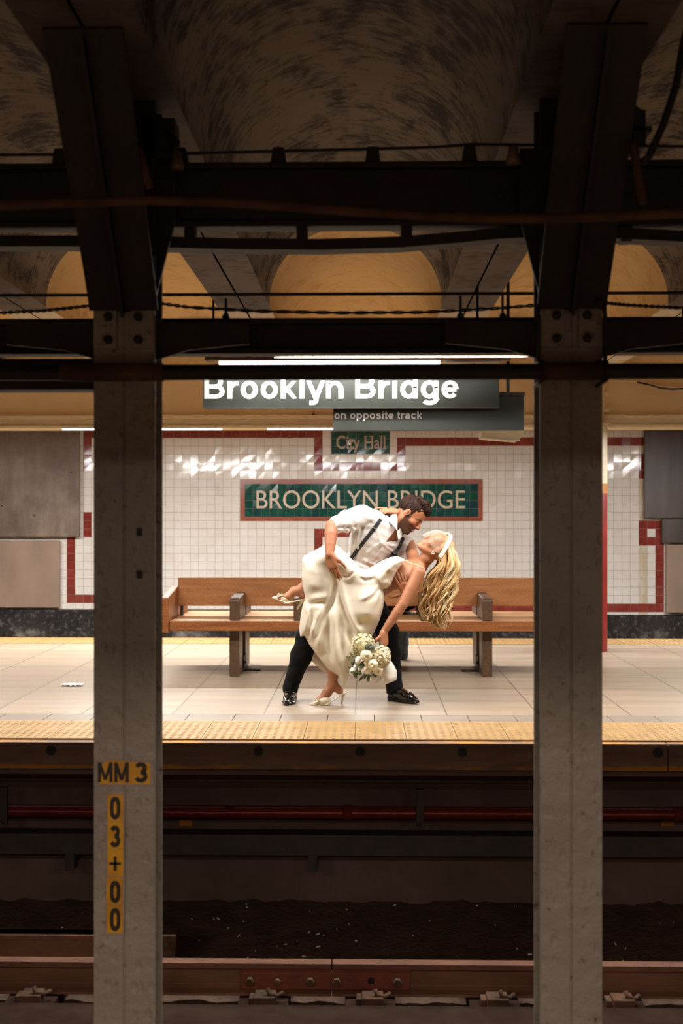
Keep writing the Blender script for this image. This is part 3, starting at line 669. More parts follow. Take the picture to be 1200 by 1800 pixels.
for px in (427, 833):
    b = MB(); b.tube([(X_(px, YS1), YS1+.02, Z_(646, YS1)), (X_(px, YS1), YS1+.02, ZA+.05), (X_(px, YS1), YA+.03, ZA+.05)], .01, 8); b.build('hanger_rod', 'black_steel', t)
YS2 = 8.385
t = thing('hanging_sign', 'smaller dark green sign reading on opposite track, behind the large one', 'sign', at(753, 757, YS2), 'hanging signs')
b = MB(); b.box(X_(585.5, YS2), X_(921, YS2), YS2, YS2+.04, Z_(757, YS2), Z_(697, YS2)); b.build('panel', 'sign_green_black', t, bevel=.003)
b = MB(); b.box(X_(585, YS2), X_(922, YS2), YS2-.01, YS2+.05, Z_(697, YS2), Z_(690, YS2)); b.build('top_channel', 'black_steel', t, bevel=.002)
stroke_text('lettering', 'on opposite track', 'sign_white', X_(587.5, YS2), X_(742, YS2), Z_(736.5, YS2), Z_(723, YS2), YS2, .002, .19, t)
stroke_text('lettering', 'only', 'sign_white', X_(752, YS2), X_(796, YS2), Z_(714, YS2), Z_(700, YS2), YS2, .002, .19, t)
for px in (893,):
    b = MB(); b.tube([(X_(px, YS2), YS2+.02, Z_(692, YS2)), (X_(px, YS2), YS2+.02, Z_SOF+.35)], .012, 8); b.build('hanger_rod', 'black_steel', t)
YS3 = 9.3
t = thing('speaker_box', 'tilted beige metal box hanging below the end of the dark sign', 'box', at(884, 775, YS3))
b = MB(); q = [at(845.5, 756, YS3), at(921, 756, YS3), at(921, 762, YS3), at(911, 775, YS3), at(846, 770, YS3)]
b.prism([(p.x, p.z) for p in q], 'y', YS3, YS3+.22); b.build('shell', 'cream_light', t, bevel=.004)
b = MB(); b.tube([at(845, 769.5, YS3-.005), at(905, 774.5, YS3-.005), at(914, 774, YS3-.005)], .006, 8); b.build('rim', 'white_enamel', t)
b = MB(); b.tube([at(893, 757, YS3+.1), at(893, 500, YS3+.1)], .012, 8); b.build('hanger_rod', 'black_steel', t)
# ------------------------------------------------------------------ mosaic signs in the tiled wall
def mosaic(name, label, x0, x1, ya_, yb_, bx0, bx1, bya, byb):
    t = thing(name, label, 'sign', at((x0+x1)/2, yb_, YW))
    if bx0 is not None:
        b = MB()
        for (a, c, e, f) in ((bx0, bx1, bya, ya_), (bx0, bx1, yb_, byb), (bx0, x0, ya_, yb_), (x1, bx1, ya_, yb_)):
            b.box(X_(a, YW), X_(c, YW), YW-.006, YW+.002, Z_(f, YW), Z_(e, YW))
        b.build('border', 'border_terracotta', t)
    X0, X1, Z0, Z1 = X_(x0, YW), X_(x1, YW), Z_(yb_, YW), Z_(ya_, YW)
    nx, nz = max(1, round((X1-X0)/P)), max(1, round((Z1-Z0)/P)); dx, dz = (X1-X0)/nx, (Z1-Z0)/nz
    b = MB()
    for i in range(nx):
        for j in range(nz):
            e = [random.gauss(0, .0014) for _ in range(4)]; c = sum(e)/4; g = .0015
            xa, za = X0+i*dx, Z0+j*dz
            b.add([(xa+g, YW-.009+e[0]-c, za+g), (xa+dx-g, YW-.009+e[1]-c, za+g), (xa+dx-g, YW-.009+e[2]-c, za+dz-g), (xa+g, YW-.009+e[3]-c, za+dz-g)], [(0, 1, 2, 3)], 0 if random.random() < .65 else 1)
    b.box(X0, X1, YW-.005, YW+.002, Z0, Z1, 2)
    b.build('panel', ['tile_green', 'tile_green_b', 'grout'], t, recalc=False)
    return t
t = mosaic('mosaic_sign', 'long green mosaic name sign reading BROOKLYN BRIDGE on the tiled wall', 430, 840, 850.5, 908.5, 422, 848, 842.5, 916)
text_obj('lettering', 'BROOKLYN BRIDGE', 'letter_cream', X_(451, YW), X_(817, YW), Z_(893.5, YW), Z_(862.5, YW), YW-.013, .003, .0, t)
t = mosaic('mosaic_sign', 'small green mosaic sign reading City Hall high on the tiled wall', 582, 685, 758, 798, None, None, None, None)
text_obj('lettering', 'City Hall', 'letter_tan', X_(591, YW), X_(677, YW), Z_(789, YW), Z_(766, YW), YW-.013, .003, .012, t)
b = MB()
def ser(x0, x1, y): b.box(X_(x0, YW), X_(x1, YW), YW-.0165, YW-.013, Z_(y+1.2, YW), Z_(y-.8, YW))
for c_ in (611.5, 622, 642.5, 650.5, 668.5, 675.5): ser(c_-2.6, c_+2.6, 788)
for c_ in (642.5, 650.5): ser(c_-2.6, c_+2.6, 767)
for c_ in (666.5, 673.5): ser(c_-.5, c_+2.2, 766.5)
b.build('serif', 'letter_tan', t)
# blank panels on the wall
def wpanel(label, x0, x1, y0, y1, y, mat, bolts=()):
    t = thing('wall_panel', label, 'panel', at((x0+x1)/2, y1, y), 'blank metal wall panels')
    b = MB(); b.box(X_(x0, y), X_(x1, y), y, y+.05, Z_(y1, y), Z_(y0, y)); b.build('sheet', mat, t, bevel=.006)
    if len(bolts):
        for (px, py) in bolts: b = MB(); b.dome(at(px, py, y), .012, .006, 8, 'y'); b.build('bolt', 'black_steel', t)
    return t
wpanel('upper blank brown metal wall panel nearest the plated column', -280, 139.5, 755, 944, YW-.12, 'panel_metal', ((125, 830), (60, 906), (3, 889)))
wpanel('lower blank tan wall panel nearest the plated column', -280, 104.5, 950, 1069, YW-.08, 'panel_metal_lower')
tu = wpanel('upper dark brown wall panel with a notched corner outside the bare column', 1132.5, 1600, 757, 911, YW-.10, 'panel_metal_dark')
b = MB(); yq_ = YW-.10; b.prism([(X_(x, yq_), Z_(y, yq_)) for x, y in ((1163.5, 912), (1163.5, 954), (1600, 954), (1600, 912))], 'y', yq_, yq_+.05); b.build('sheet', 'panel_metal_dark', tu, bevel=.006)
wpanel('lower tan wall panel outside the bare column', 1171, 1600, 957, 1076, YW-.08, 'panel_metal_lower')
# red and cream platform column at the far edge
t = thing('platform_column', 'round platform column with red foot, orange band and cream top', 'column', (X_(1034, 11.5), 11.5, 0))
cxp = X_(1032, 11.5); rr = X_(1066.5, 11.5)-cxp
for nm, mt, za, zb in (('lower_shaft', 'red_paint', 0, Z_(868, 11.5)), ('band', 'orange_paint', Z_(868, 11.5), Z_(851, 11.5)), ('upper_shaft', 'cream_light', Z_(851, 11.5), Z_(750, 11.5))):
    b = MB(); b.tube([(cxp, 11.5, za), (cxp, 11.5, zb)], rr, 28); b.build(nm, mt, t, smooth=False)
b = MB(); b.tube([(cxp, 11.5, Z_(752, 11.5)), (cxp, 11.5, Z_(746, 11.5))], rr+.03, 28); b.build('capital', 'cream_light', t)
# conduit and fittings on the fascia
run('conduit', 'cream conduit dipping along the fascia outside the bare column', 'conduit', [at(px, py, YF-.03) for px, py in ((1040, 669), (1100, 669), (1130, 671), (1150, 676), (1170, 679), (1200, 680), (1400, 680))], .012, 'cream_light', 10)
run('conduit', 'dark conduit under the cream one on the fascia', 'conduit', [at(px, py, YF-.06) for px, py in ((1120, 672), (1140, 676), (1160, 682), (1180, 684), (1200, 683), (1400, 683))], .008)
t = thing('conduit', 'cream conduit with boxes running down the fascia beside the bare column', 'conduit', at(1062, 752, YF-.05))
b = MB(); b.tube([at(px, py, YF-.07) for px, py in ((1068, 672), (1061, 680), (1059, 695), (1061, 712), (1058, 735), (1060, 752))], .014, 10); b.build('pipe_run', 'cream_light', t, smooth=True)
for py in (693, 721): b = MB(); c = at(1064, py, YF-.06); b.box(c.x-.02, c.x+.03, c.y-.03, c.y+.06, c.z-.02, c.z+.02); b.build('fitting', 'cream_paint', t, bevel=.004)
b = MB(); c = at(551, 727, YF-.02); b.tube([c+Vector((-.02, 0, -.03)), c+Vector((0, 0, .03)), c+Vector((.02, 0, -.03))], .006, 6); b.tube([c+Vector((-.012, 0, -.008)), c+Vector((.012, 0, -.008))], .005, 6)
tag(b.build('bracket', 'rust_steel'), 'tiny A-shaped bracket on the cream fascia below the large sign', 'bracket', kind='thing')
# ------------------------------------------------------------------ bench
YBF, YBB = 9.46, 10.45
bx = lambda px: X_(px, 9.5)
t = thing('bench', 'long wooden double-sided platform bench with low armrests', 'bench', (bx(625), 9.95, 0))
zs = .468
b = MB(); b.box(bx(300), bx(966), YBF+.045, YBB, zs-.06, zs); b.build('seat', 'wood_seat', t, bevel=.006)
b = MB(); b.box(bx(299), bx(967), YBF, YBF+.045, zs-.084, zs); b.build('front_rail', 'wood_front', t, bevel=.006)
b = MB(); b.box(bx(299), bx(967), YBB, YBB+.045, zs-.084, zs); b.build('back_rail', 'wood_front', t, bevel=.006)
yb_ = 9.95
b = MB(); b.prism([(yb_, .552), (yb_+.042, .552), (yb_+.05, .79), (yb_+.02, .797)], 'x', X_(312, yb_), X_(966, yb_)); b.build('backrest', 'wood_back', t, bevel=.008)
def arm(px):
    c = bx(px); b = MB(); b.prism([(YBF+.012, zs), (YBF+.012, zs+.165), (YBF+.03, zs+.185), (yb_-.01, zs+.205), (yb_-.01, zs)], 'x', c-.042, c+.042); b.build('armrest', 'wood_dark', t, bevel=.008)
    b = MB(); b.box(c-.042, c+.042, yb_+.06, YBB-.03, zs, zs+.17); b.build('armrest', 'wood_dark', t, bevel=.008)
for px in (413, 525, 637, 748, 856): arm(px)
for px, s in ((291, -1), (974, 1)):
    c = bx(px); b = MB(); b.prism([(YBF-.02, zs-.1), (YBF-.02, zs+.19), (yb_+.03, zs+.255), (YBB-.0, zs+.19), (YBB+.06, zs-.1)], 'x', c-.032, c+.032); b.build('end_arm', 'wood_front', t, bevel=.008)
for px in (319, 420, 640, 843, 958):
    b = MB(); b.box(X_(px, yb_)-.012, X_(px, yb_)+.012, yb_+.008, yb_+.035, zs, .56); b.build('back_support', 'black_steel', t)
for px0, px1, s in ((401.5, 419, 1), (849, 866.5, -1)):
    xa, xb = bx(px0), bx(px1)
    b = MB(); b.box(xa, xb, 9.56, 9.83, 0, zs-.06); lg = b.build('leg', 'wood_dark', t, bevel=.006)
    b = MB(); b.box(xa, xb, 10.06, 10.42, 0, zs-.06); b.build('leg', 'wood_dark', t, bevel=.006)
    b = MB(); xi = xb if s > 0 else xa; x0, x1 = sorted((xi, xi+s*.14)); b.box(x0, x1, 9.9, 9.98, 0, .008)
    x0, x1 = sorted((xi, xi+s*.008)); b.box(x0, x1, 9.84, 10.06, .0, .13); b.dome((xi+s*.012, 9.88, .08), .012, .008, 8, 'y'); b.build('bracket', 'black_steel', t)
# litter on the platform
b = MB(); c = at(127, 1207, floor_Y(1207)); nx = 10
vs = []; fs = []
for j in range(5):
    for i in range(nx+1): vs.append((c.x+(i/nx-.5)*.165, c.y+(j/4-.5)*.10*(1-.5*abs(i/nx-.5)), .004+abs(math.sin(i*1.3+j))*.012))
for j in range(4):
    for i in range(nx): fs.append((j*(nx+1)+i, j*(nx+1)+i+1, (j+1)*(nx+1)+i+1, (j+1)*(nx+1)+i))
b.add(vs, fs); o = b.build('paper_scrap', 'paper', smooth=True); tag(o, 'crumpled white paper scrap lying on the platform tiles', 'litter', kind='thing')
sm = o.modifiers.new('solid', 'SOLIDIFY'); sm.thickness = .002
# ------------------------------------------------------------------ platform edge and what runs below it
def board(x0, x1, label, bolts):
    t = thing('rubbing_board', label, 'board', ((x0+x1)/2, 6.82, -.16), 'rubbing boards')
    b = MB(); b.box(x0, x1, 6.79, 6.862, -.163, -.006); b.build('plank', 'rub_board', t, bevel=.004)
    for px in bolts:
        c = X_(px, 6.79); b = MB(); z = Z_(1321, 6.79)
        b.tube([(c, 6.786, z), (c, 6.793, z)], .030, 12); b.dome((c, 6.787, z), .013, .006, 8, 'y'); b.build('bolt', 'black_steel', t)
xj = X_(1174, 6.79)
board(XL, xj-.003, 'dark timber rubbing board with yellow paint traces along the platform edge', (90, 274, 454, 633, 812, 990, 1156))
board(xj+.003, XR, 'short end of the next rubbing board past the joint', (1340, 1520))
tp2 = thing('pipe', 'dark red pipe below the platform edge', 'pipe', (0, 7.5, Z_(1428, 7.5)))
b = MB(); b.tube([(XL, 7.5, Z_(1428, 7.5)), (XR, 7.5, Z_(1428, 7.5))], .042, 14); b.build('pipe_run', 'pipe_red', tp2, smooth=True)
for px in (6, 738, 1165 if False else 1480):
    c = X_(px, 7.44); b = MB(); b.box(c-.025, c+.025, 7.435, 7.47, Z_(1452, 7.45), Z_(1386, 7.45)); b.dome((c, 7.435, Z_(1446, 7.45)), .016, .012, 8, 'y'); b.build('strap', 'duct_grey', tp2, bevel=.004)
for px in (610, 1190): b = MB(); c = X_(px, 7.5); b.tube([(c-.03, 7.5, Z_(1428, 7.5)), (c+.03, 7.5, Z_(1428, 7.5))], .05, 14); b.build('coupling', 'pipe_red', tp2, smooth=True)
td = thing('cable_duct', 'grey cable duct on brackets along the wall under the platform', 'duct', (0, 7.5, Z_(1503, 7.5)))
b = MB(); b.box(XL, XR, 7.42, 7.56, Z_(1503, 7.45), Z_(1466, 7.45)); b.build('duct', 'duct_grey', td, bevel=.006)
for px in (126, 550, 974, 1400):
    c = X_(px, 7.5); b = MB(); b.box(c-.03, c+.03, 7.44, 7.56, Z_(1528, 7.5), Z_(1500, 7.5)); b.box(c-.02, c+.02, 7.5, 7.718, Z_(1524, 7.5), Z_(1512, 7.5)); b.build('bracket', 'duct_grey', td, bevel=.004)
for px, lb in ((327, 'yellow paint daub on the wall under the plated half of the platform'), (1172, 'yellow paint daub on the wall under the platform past the bare column')):
    b = MB(); c = at(px, 1446, 7.715); b.box(c.x-.045, c.x+.045, 7.70, 7.72, c.z-.022, c.z+.02); tag(b.build('marker_plate', 'orange_paint', bevel=.004), lb.replace('paint daub', 'marker plate'), 'marker', 'yellow markers under the platform', 'thing')
# running rail
YR, ZR = 6.36, Z_(1690, 6.36)
def rail_prof(y, z):   # head top at z
    h = [(-.036, 0), (.036, 0), (.036, -.03), (.012, -.045), (.009, -.125), (.03, -.14), (.07, -.152), (.07, -.165), (-.07, -.165), (-.07, -.152), (-.03, -.14), (-.009, -.125), (-.012, -.045), (-.036, -.03)]
    return [(y+a, z+c) for a, c in h]
def rail(y, label, joint):
    t = thing('rail', label, 'rail', (0, y, ZR-.165), 'running rails')
    xj = X_(583, y)
    for nm, xa, xb in (('rail_length', XL, xj-.003), ('rail_length', xj+.003, XR)):
        b = MB(); b.prism(rail_prof(y, ZR), 'x', xa, xb); b.build(nm, 'rail_rust', t, bevel=.003)
    if joint:
        b = MB(); xa, xb = X_(425, y), X_(720, y)
        b.prism([(y-.042, ZR-.05), (y-.026, ZR-.034), (y-.010, ZR-.045), (y-.010, ZR-.13), (y-.04, ZR-.14), (y-.05, ZR-.135)], 'x', xa, xb); jb = b.build('joint_bar', 'rail_red', t, bevel=.003)
        for px, r in ((441, .024), (489, .018), (546, .024), (592, .024), (698, .024)):
            c = X_(px, y); d = MB(); q = [(c+r*math.cos(a), ZR-.088+r*math.sin(a)) for a in np.linspace(0, 2*PI, 7)[:-1]]; d.prism(q, 'y', y-.085, y-.04); d.build('bolt', 'rust_steel', jb, bevel=.003)
        d = MB(); c = X_(652, y); d.tube([(c, y-.047, ZR-.088), (c, y-.043, ZR-.088)], .02, 12); d.build('bolt_hole', 'black_plastic', jb)
    return t
rail(YR, 'rusty running rail with a bolted joint, nearest the platform', True)
rail(YR-1.435, 'rusty running rail nearer the columns', False)
b = MB(); b.box(XL, X_(309, 6.62), 6.58, 6.66, Z_(1683, 6.62), Z_(1641, 6.62)); b.box(XL, X_(309, 6.62), 6.56, 6.68, Z_(1650, 6.62), Z_(1641, 6.62))
t = thing('guard_bar', 'rusty guard bar lying behind the rail, ending beside the plated column', 'bar', at(100, 1684, 6.62))
b.build('bar', 'rail_rust', t, bevel=.004)
b = MB(); b.box(X_(287, 6.6), X_(310, 6.6), 6.555, 6.69, Z_(1682, 6.62), Z_(1640, 6.62)); q = b.build('end_block', 'rust_steel', t, bevel=.004)
b = MB(); b.tube([at(291, 1660, 6.552), at(291, 1660, 6.556)], .012, 10); b.build('bolt_hole', 'black_plastic', q)
def tie(px, lab):
    c = X_(px, 6.3); t = thing('rail_fastening', lab, 'fastening', (c, 6.25, -1.3), 'rail plates and clips along the rail')
    b = MB(); b.box(c-.14, c+.13, 5.98, 6.55, -1.37, ZR-.17); b.build('tie_plate', 'tie_concrete', t, bevel=.006)
    b = MB(); b.box(c-.05, c+.065, 6.16, 6.27, ZR-.17, ZR-.12); b.box(c-.08, c-.02, 6.19, 6.27, ZR-.17, ZR-.135); b.build('shoulder', 'rust_steel', t, bevel=.006)
    b = MB(); b.tube([(c+.02, 6.20, ZR-.085), (c+.03, 6.19, ZR-.115), (c+.07, 6.19, ZR-.122), (c+.10, 6.24, ZR-.125)], .012, 8); b.build('clip', 'rust_steel', t, smooth=True)
for px, lb in ((62, 'rail plate and spring clip outside the plated column'), (466, 'rail plate and spring clip below the left end of the rail joint'), (652, 'rail plate and spring clip below the hole of the rail joint'), (868, 'rail plate and spring clip beside the bare column'), (1085, 'rail plate and spring clip past the bare column')): tie(px, lb)
b = MB(); x = XL
b.box(XL, XR, 4.6, 6.15, -1.34, Z_(1766, 6.15)); struct(b.build('floor_track', 'tie_concrete', bevel=.01), 'brown concrete track slab in front of the rail', 'floor')
# litter on the track bed: straws and scraps nobody could count
b = MB()
for i in range(60):
    px = random.uniform(0, 1200); py = random.uniform(1620, 1676); y = min(7.6, max(6.72, 6.7+(1680-py)/60*.95)); x = X_(px, y); z = -1.285+0.05*((y-6.6)/1.1)+.016
    a = random.uniform(0, PI); l = random.choice((.004, .005, .007, .012)); d = Vector((math.cos(a), math.sin(a), random.uniform(-.1, .3)))*l
    b.obox((x, y, z), d, (-d.y*.25, d.x*.25, 0), (0, 0, .003))
o = b.build('debris', 'paper'); tag(o, 'pale scraps and specks of litter strewn over the track bed', 'litter', kind='stuff')
b = MB(); b.tube([at(px, py, 7.2) for px, py in ((645, 1596), (655, 1594), (668, 1594), (670, 1598), (660, 1601))], .0035, 6); 
# ------------------------------------------------------------------ sculpting: signed distance fields meshed by surface nets
A = lambda *p: np.array(p, dtype=np.float64)
def P_(px, py, Y): return np.array(at(px, py, Y))
def nrm(v): v = np.asarray(v, float); return v/np.linalg.norm(v)
class Field:
    def __init__(s, lo, hi, h):
        s.lo = np.array(lo, float); s.h = h; s.n = np.ceil((np.array(hi)-s.lo)/h).astype(int)+1
        s.ax = [s.lo[i]+h*np.arange(s.n[i]) for i in range(3)]; s.D = np.full(tuple(s.n), .5, np.float32)
    def blk(s, lo, hi):
        a = np.clip(((np.array(lo)-s.lo)/s.h).astype(int)-1, 0, s.n); b = np.clip(((np.array(hi)-s.lo)/s.h).astype(int)+2, 0, s.n)
        sl = tuple(slice(int(a[i]), int(b[i])) for i in range(3))
        if any(x.stop <= x.start for x in sl): return None, None
        return sl, (s.ax[0][sl[0]][:, None, None], s.ax[1][sl[1]][None, :, None], s.ax[2][sl[2]][None, None, :])
    def put(s, sl, d, k, mode='add'):
        o = s.D[sl]; d = d.astype(np.float32)
        if mode == 'add':
            r = np.minimum(o, d)
            if k > 0: t = np.maximum(k-np.abs(o-d), 0)/k; r = r-t*t*k*.25
        elif mode == 'sub':
            d = -d; r = np.maximum(o, d)
            if k > 0: t = np.maximum(k-np.abs(o-d), 0)/k; r = r+t*t*k*.25
        s.D[sl] = r
    def cone(s, a, b, ra, rb, k=.012, flat=None, mode='add'):
        a, b = np.asarray(a, float), np.asarray(b, float); m = max(ra, rb)+k+3*s.h
        sl, g = s.blk(np.minimum(a, b)-m, np.maximum(a, b)+m)
        if sl is None: return
        x, y, z = g[0]-a[0], g[1]-a[1], g[2]-a[2]; w = b-a; L = max(w@w, 1e-9)
        t = np.clip((x*w[0]+y*w[1]+z*w[2])/L, 0, 1)
        x, y, z = x-t*w[0], y-t*w[1], z-t*w[2]
        if flat is not None:
            n, f = nrm(flat[0]), flat[1]; q = (x*n[0]+y*n[1]+z*n[2])*(f-1); x, y, z = x+q*n[0], y+q*n[1], z+q*n[2]
        s.put(sl, np.sqrt(x*x+y*y+z*z)-(ra+(rb-ra)*t), k, mode)
    def chain(s, pts, rs, k=.012, flat=None):
        for i in range(len(pts)-1): s.cone(pts[i], pts[i+1], rs[i], rs[i+1], k, flat)
    def ell(s, c, r, R=None, k=.012, mode='add'):
        c = np.asarray(c, float); r = np.asarray(r, float); m = max(r)+k+3*s.h
        sl, g = s.blk(c-m, c+m)
        if sl is None: return
        x, y, z = g[0]-c[0], g[1]-c[1], g[2]-c[2]
        R = np.eye(3) if R is None else np.asarray(R, float)
        q = [(x*R[i][0]+y*R[i][1]+z*R[i][2])/r[i] for i in range(3)]
        k0 = np.sqrt(q[0]**2+q[1]**2+q[2]**2); k1 = np.sqrt((q[0]/r[0])**2+(q[1]/r[1])**2+(q[2]/r[2])**2)+1e-9
        s.put(sl, k0*(k0-1)/k1, k, mode)
    def warp(s, fn):
        g = (s.ax[0][:, None, None], s.ax[1][None, :, None], s.ax[2][None, None, :])
        near = np.abs(s.D) < .06
        d = fn(*g); s.D = np.where(near, s.D+d.astype(np.float32), s.D)
    def front(s, x, z):                  # distance Y of the first surface met along +y
        i = int(round((x-s.lo[0])/s.h)); k = int(round((z-s.lo[2])/s.h))
        if not (0 <= i < s.n[0] and 0 <= k < s.n[2]): return None
        c = s.D[i, :, k]; w = np.nonzero(c < 0)[0]
        if len(w) == 0: return None
        j = w[0]; 
        if j == 0: return s.ax[1][0]
        return s.ax[1][j-1]+s.h*c[j-1]/(c[j-1]-c[j])
    def mesh(s):
        D, S = s.D, s.D < 0
        c = np.zeros(tuple(s.n-1), np.uint8)
        for i in (0, 1):
            for j in (0, 1):
                for k in (0, 1): c += S[i:s.n[0]-1+i, j:s.n[1]-1+j, k:s.n[2]-1+k]
        act = (c > 0) & (c < 8); ii = np.argwhere(act); idx = np.full(act.shape, -1, np.int32); idx[act] = np.arange(len(ii))
        acc = np.zeros((len(ii), 3)); cnt = np.zeros(len(ii))
        for a in ((0, 0, 0), (1, 1, 0), (1, 0, 1), (0, 1, 1)):
            for d in range(3):
                b = list(a); b[d] = 1-b[d]; pa, pb = ii+np.array(a), ii+np.array(b)
                va, vb = D[pa[:, 0], pa[:, 1], pa[:, 2]], D[pb[:, 0], pb[:, 1], pb[:, 2]]
                m = (va < 0) != (vb < 0); t = np.where(m, va/np.where(m, va-vb, 1), 0)
                p = np.array(a)+t[:, None]*(np.array(b)-np.array(a)); acc[m] += p[m]; cnt[m] += 1
        V = s.lo+s.h*(ii+acc/np.maximum(cnt, 1)[:, None]); F = []
        for d in range(3):
            u, v = (d+1) % 3, (d+2) % 3
            s0 = [slice(1, -1)]*3; s1 = [slice(1, -1)]*3; s0[d] = slice(0, -1); s1[d] = slice(1, None)
            A0, B0 = S[tuple(s0)], S[tuple(s1)]; e = np.argwhere(A0 != B0); inside = A0[e[:, 0], e[:, 1], e[:, 2]]
            off = np.ones(3, int); off[d] = 0; e = e+off
            def ix(du, dv): q = e.copy(); q[:, u] -= du; q[:, v] -= dv; return idx[q[:, 0], q[:, 1], q[:, 2]]
            q = np.stack([ix(1, 1), ix(0, 1), ix(0, 0), ix(1, 0)], 1); q[~inside] = q[~inside][:, ::-1]; F.append(q)
        F = np.concatenate(F); F = F[(F >= 0).all(1)]
        return V, F
def fmesh(name, V, F, mat, parent=None, color=None, smooth=2):
    V = V.copy()
    if smooth:
        E = np.concatenate([F[:, [0, 1]], F[:, [1, 2]], F[:, [2, 3]], F[:, [3, 0]]])
        for _ in range(smooth):
            acc = np.zeros_like(V); n = np.zeros(len(V))
            np.add.at(acc, E[:, 0], V[E[:, 1]]); np.add.at(n, E[:, 0], 1); V = V*.5+.5*acc/np.maximum(n, 1)[:, None]
    me = bpy.data.meshes.new(name); me.vertices.add(len(V)); me.vertices.foreach_set('co', V.astype(np.float32).ravel())
    me.loops.add(F.size); me.loops.foreach_set('vertex_index', F.astype(np.int32).ravel())
    me.polygons.add(len(F)); me.polygons.foreach_set('loop_start', np.arange(0, F.size, 4, dtype=np.int32)); me.polygons.foreach_set('loop_total', np.full(len(F), 4, np.int32))
    me.polygons.foreach_set('use_smooth', np.ones(len(F), bool)); me.update(calc_edges=True)
    if color is not None:
        ca = me.color_attributes.new('Col', 'FLOAT_COLOR', 'POINT'); ca.data.foreach_set('color', np.concatenate([color(V), np.ones((len(V), 1))], 1).astype(np.float32).ravel())
    me.materials.append(M[mat] if isinstance(mat, str) else mat)
    o = bpy.data.objects.new(name, me); COL.objects.link(o)
    if parent is not None: attach(o, parent)
    return o
def big_island(V, F):                   # keep only the largest connected piece
    lab = np.arange(len(V))
    for _ in range(400):
        m = lab[F].min(1); new = lab.copy()
        for c in range(4): np.minimum.at(new, F[:, c], m)
        new = new[new]
        if (new == lab).all(): break
        lab = new
    u, n = np.unique(lab, return_counts=True); keep = lab == u[n.argmax()]
    mp = np.cumsum(keep)-1; F = F[keep[F].all(1)]; return V[keep], mp[F]
def attr_mat(name, rough, spec=.5, bump=0., scale=60, stretch=(1, 1, 1), var=.12, sheen=0, coat=0, aniso=0):
    t = NT(name); a = t.node('ShaderNodeAttribute', attribute_name='Col'); v = t.coords(stretch); n = t.noise(v, scale, 4)
    t.color(t.mix(t.math('MULTIPLY', n, var*2), a.outputs['Color'], t.mix(1.0, a.outputs['Color'], (.55, .5, .47), 'MULTIPLY'))); t.rough(rough)
    t.b.inputs['Specular IOR Level'].default_value = spec
    if bump: t.bump(n, bump, .004)
    if sheen: t.b.inputs['Sheen Weight'].default_value = sheen
    return t.m
M['skin'] = attr_mat('skin', .48, .4, .08, 45)
M['hair_dark'] = simple('hair_dark', '#150b06', '#38231a', .6, 30, (.6, 3, .8), bump=.2, bscale=50, spec=.12)
M['shirt_white'] = simple('shirt_white', '#c6c1be', '#d0ccc9', .6, 4, bump=.12, bscale=14, sheen=.2)
M['trouser_black'] = simple('trouser_black', '#0b0b0e', '#101013', .85, 5, bump=.15, bscale=30, spec=.2)
M['elastic_black'] = simple('elastic_black', '#0e0e12', '#16161a', .7, 30)
M['shoe_black'] = simple('shoe_black', '#0c0b0b', '#171514', .12, 6, spec=.8, coat=.5)
M['satin_ivory'] = simple('satin_ivory', '#d8cdb8', '#dfd5c2', .42, 3, bump=.06, bscale=10, sheen=.25)
M['satin_shoe'] = simple('satin_shoe', '#cfc0a4', '#d8caae', .35, 8)
M['band_white'] = simple('band_white', '#e6e0d4', '#eee9de', .4, 6)
M['pearl'] = simple('pearl', '#e8dccb', '#f2e8da', .15, 8)
M['metal_clip'] = simple('metal_clip', '#b8b4ae', '#d0ccc6', .25, 8, metallic=.8)
M['net_ivory'] = simple('net_ivory', '#ded2c0', '#e8dece', .6, 8)
M['denim'] = simple('denim', '#3a4652', '#55636f', .8, 30, bump=.2)
M['coat_dark'] = simple('coat_dark', '#15141a', '#1e1c22', .8, 9)
M['hair_blonde'] = attr_mat('hair_blonde', .36, .5, .25, 30, (6, 6, .7), .15)

def hand(f, wrist, d, n, ts, curls, thumb, sc=1.0, splay=(6, 2, -3, -8), k=.006, fr=1.0):
    """palm, four unequal fingers and a thumb; d wrist to knuckles, n the way the palm faces, ts the side (along d x n) of the thumb"""
    d = nrm(d); n = nrm(n-np.dot(n, d)*d); s = np.cross(d, n)*ts; wrist = np.asarray(wrist, float)
    offs = (.029, .010, -.009, -.026); pl = (.088, .092, .088, .080)
    segs = ((.042, .026, .021), (.046, .030, .022), (.042, .028, .021), (.033, .021, .018)); rad = (.0096, .0098, .0093, .0082)
    kn = []
    for i in range(4):
        K = wrist+sc*(d*pl[i]+s*offs[i]); kn.append(K)
        f.cone(wrist+sc*(d*.008+s*offs[i]*.75), K, .0165*sc, .0125*sc, k*1.6)
    f.cone(wrist+sc*(s*.018+d*.02), wrist+sc*(s*.024+d*.07), .017*sc, .013*sc, k*2)
    for i in range(4):
        p = kn[i]; a = 0.0; sp = math.radians(splay[i])
        for j in range(3):
            a += math.radians(curls[i][j]); v = (d*math.cos(sp)+s*math.sin(sp))*math.cos(a)+n*math.sin(a)
            q = p+v*segs[i][j]*sc; r0, r1 = rad[i]*(1-.09*j), rad[i]*(1-.09*(j+1))
            f.cone(p, q, r0*sc*fr, r1*sc*fr, k*.5); p = q
    p = wrist+sc*(d*.026+s*.026)
    for (cd, cn, cs, L, r0, r1) in thumb:
        v = nrm(d*cd+n*cn+s*cs); q = p+v*L*sc; f.cone(p, q, r0*sc, r1*sc, k*1.2); p = q
TH = lambda a, b, c: ((a[0], a[1], a[2], .046, .0145, .0118), (b[0], b[1], b[2], .034, .0115, .0102), (c[0], c[1], c[2], .027, .0100, .0082))
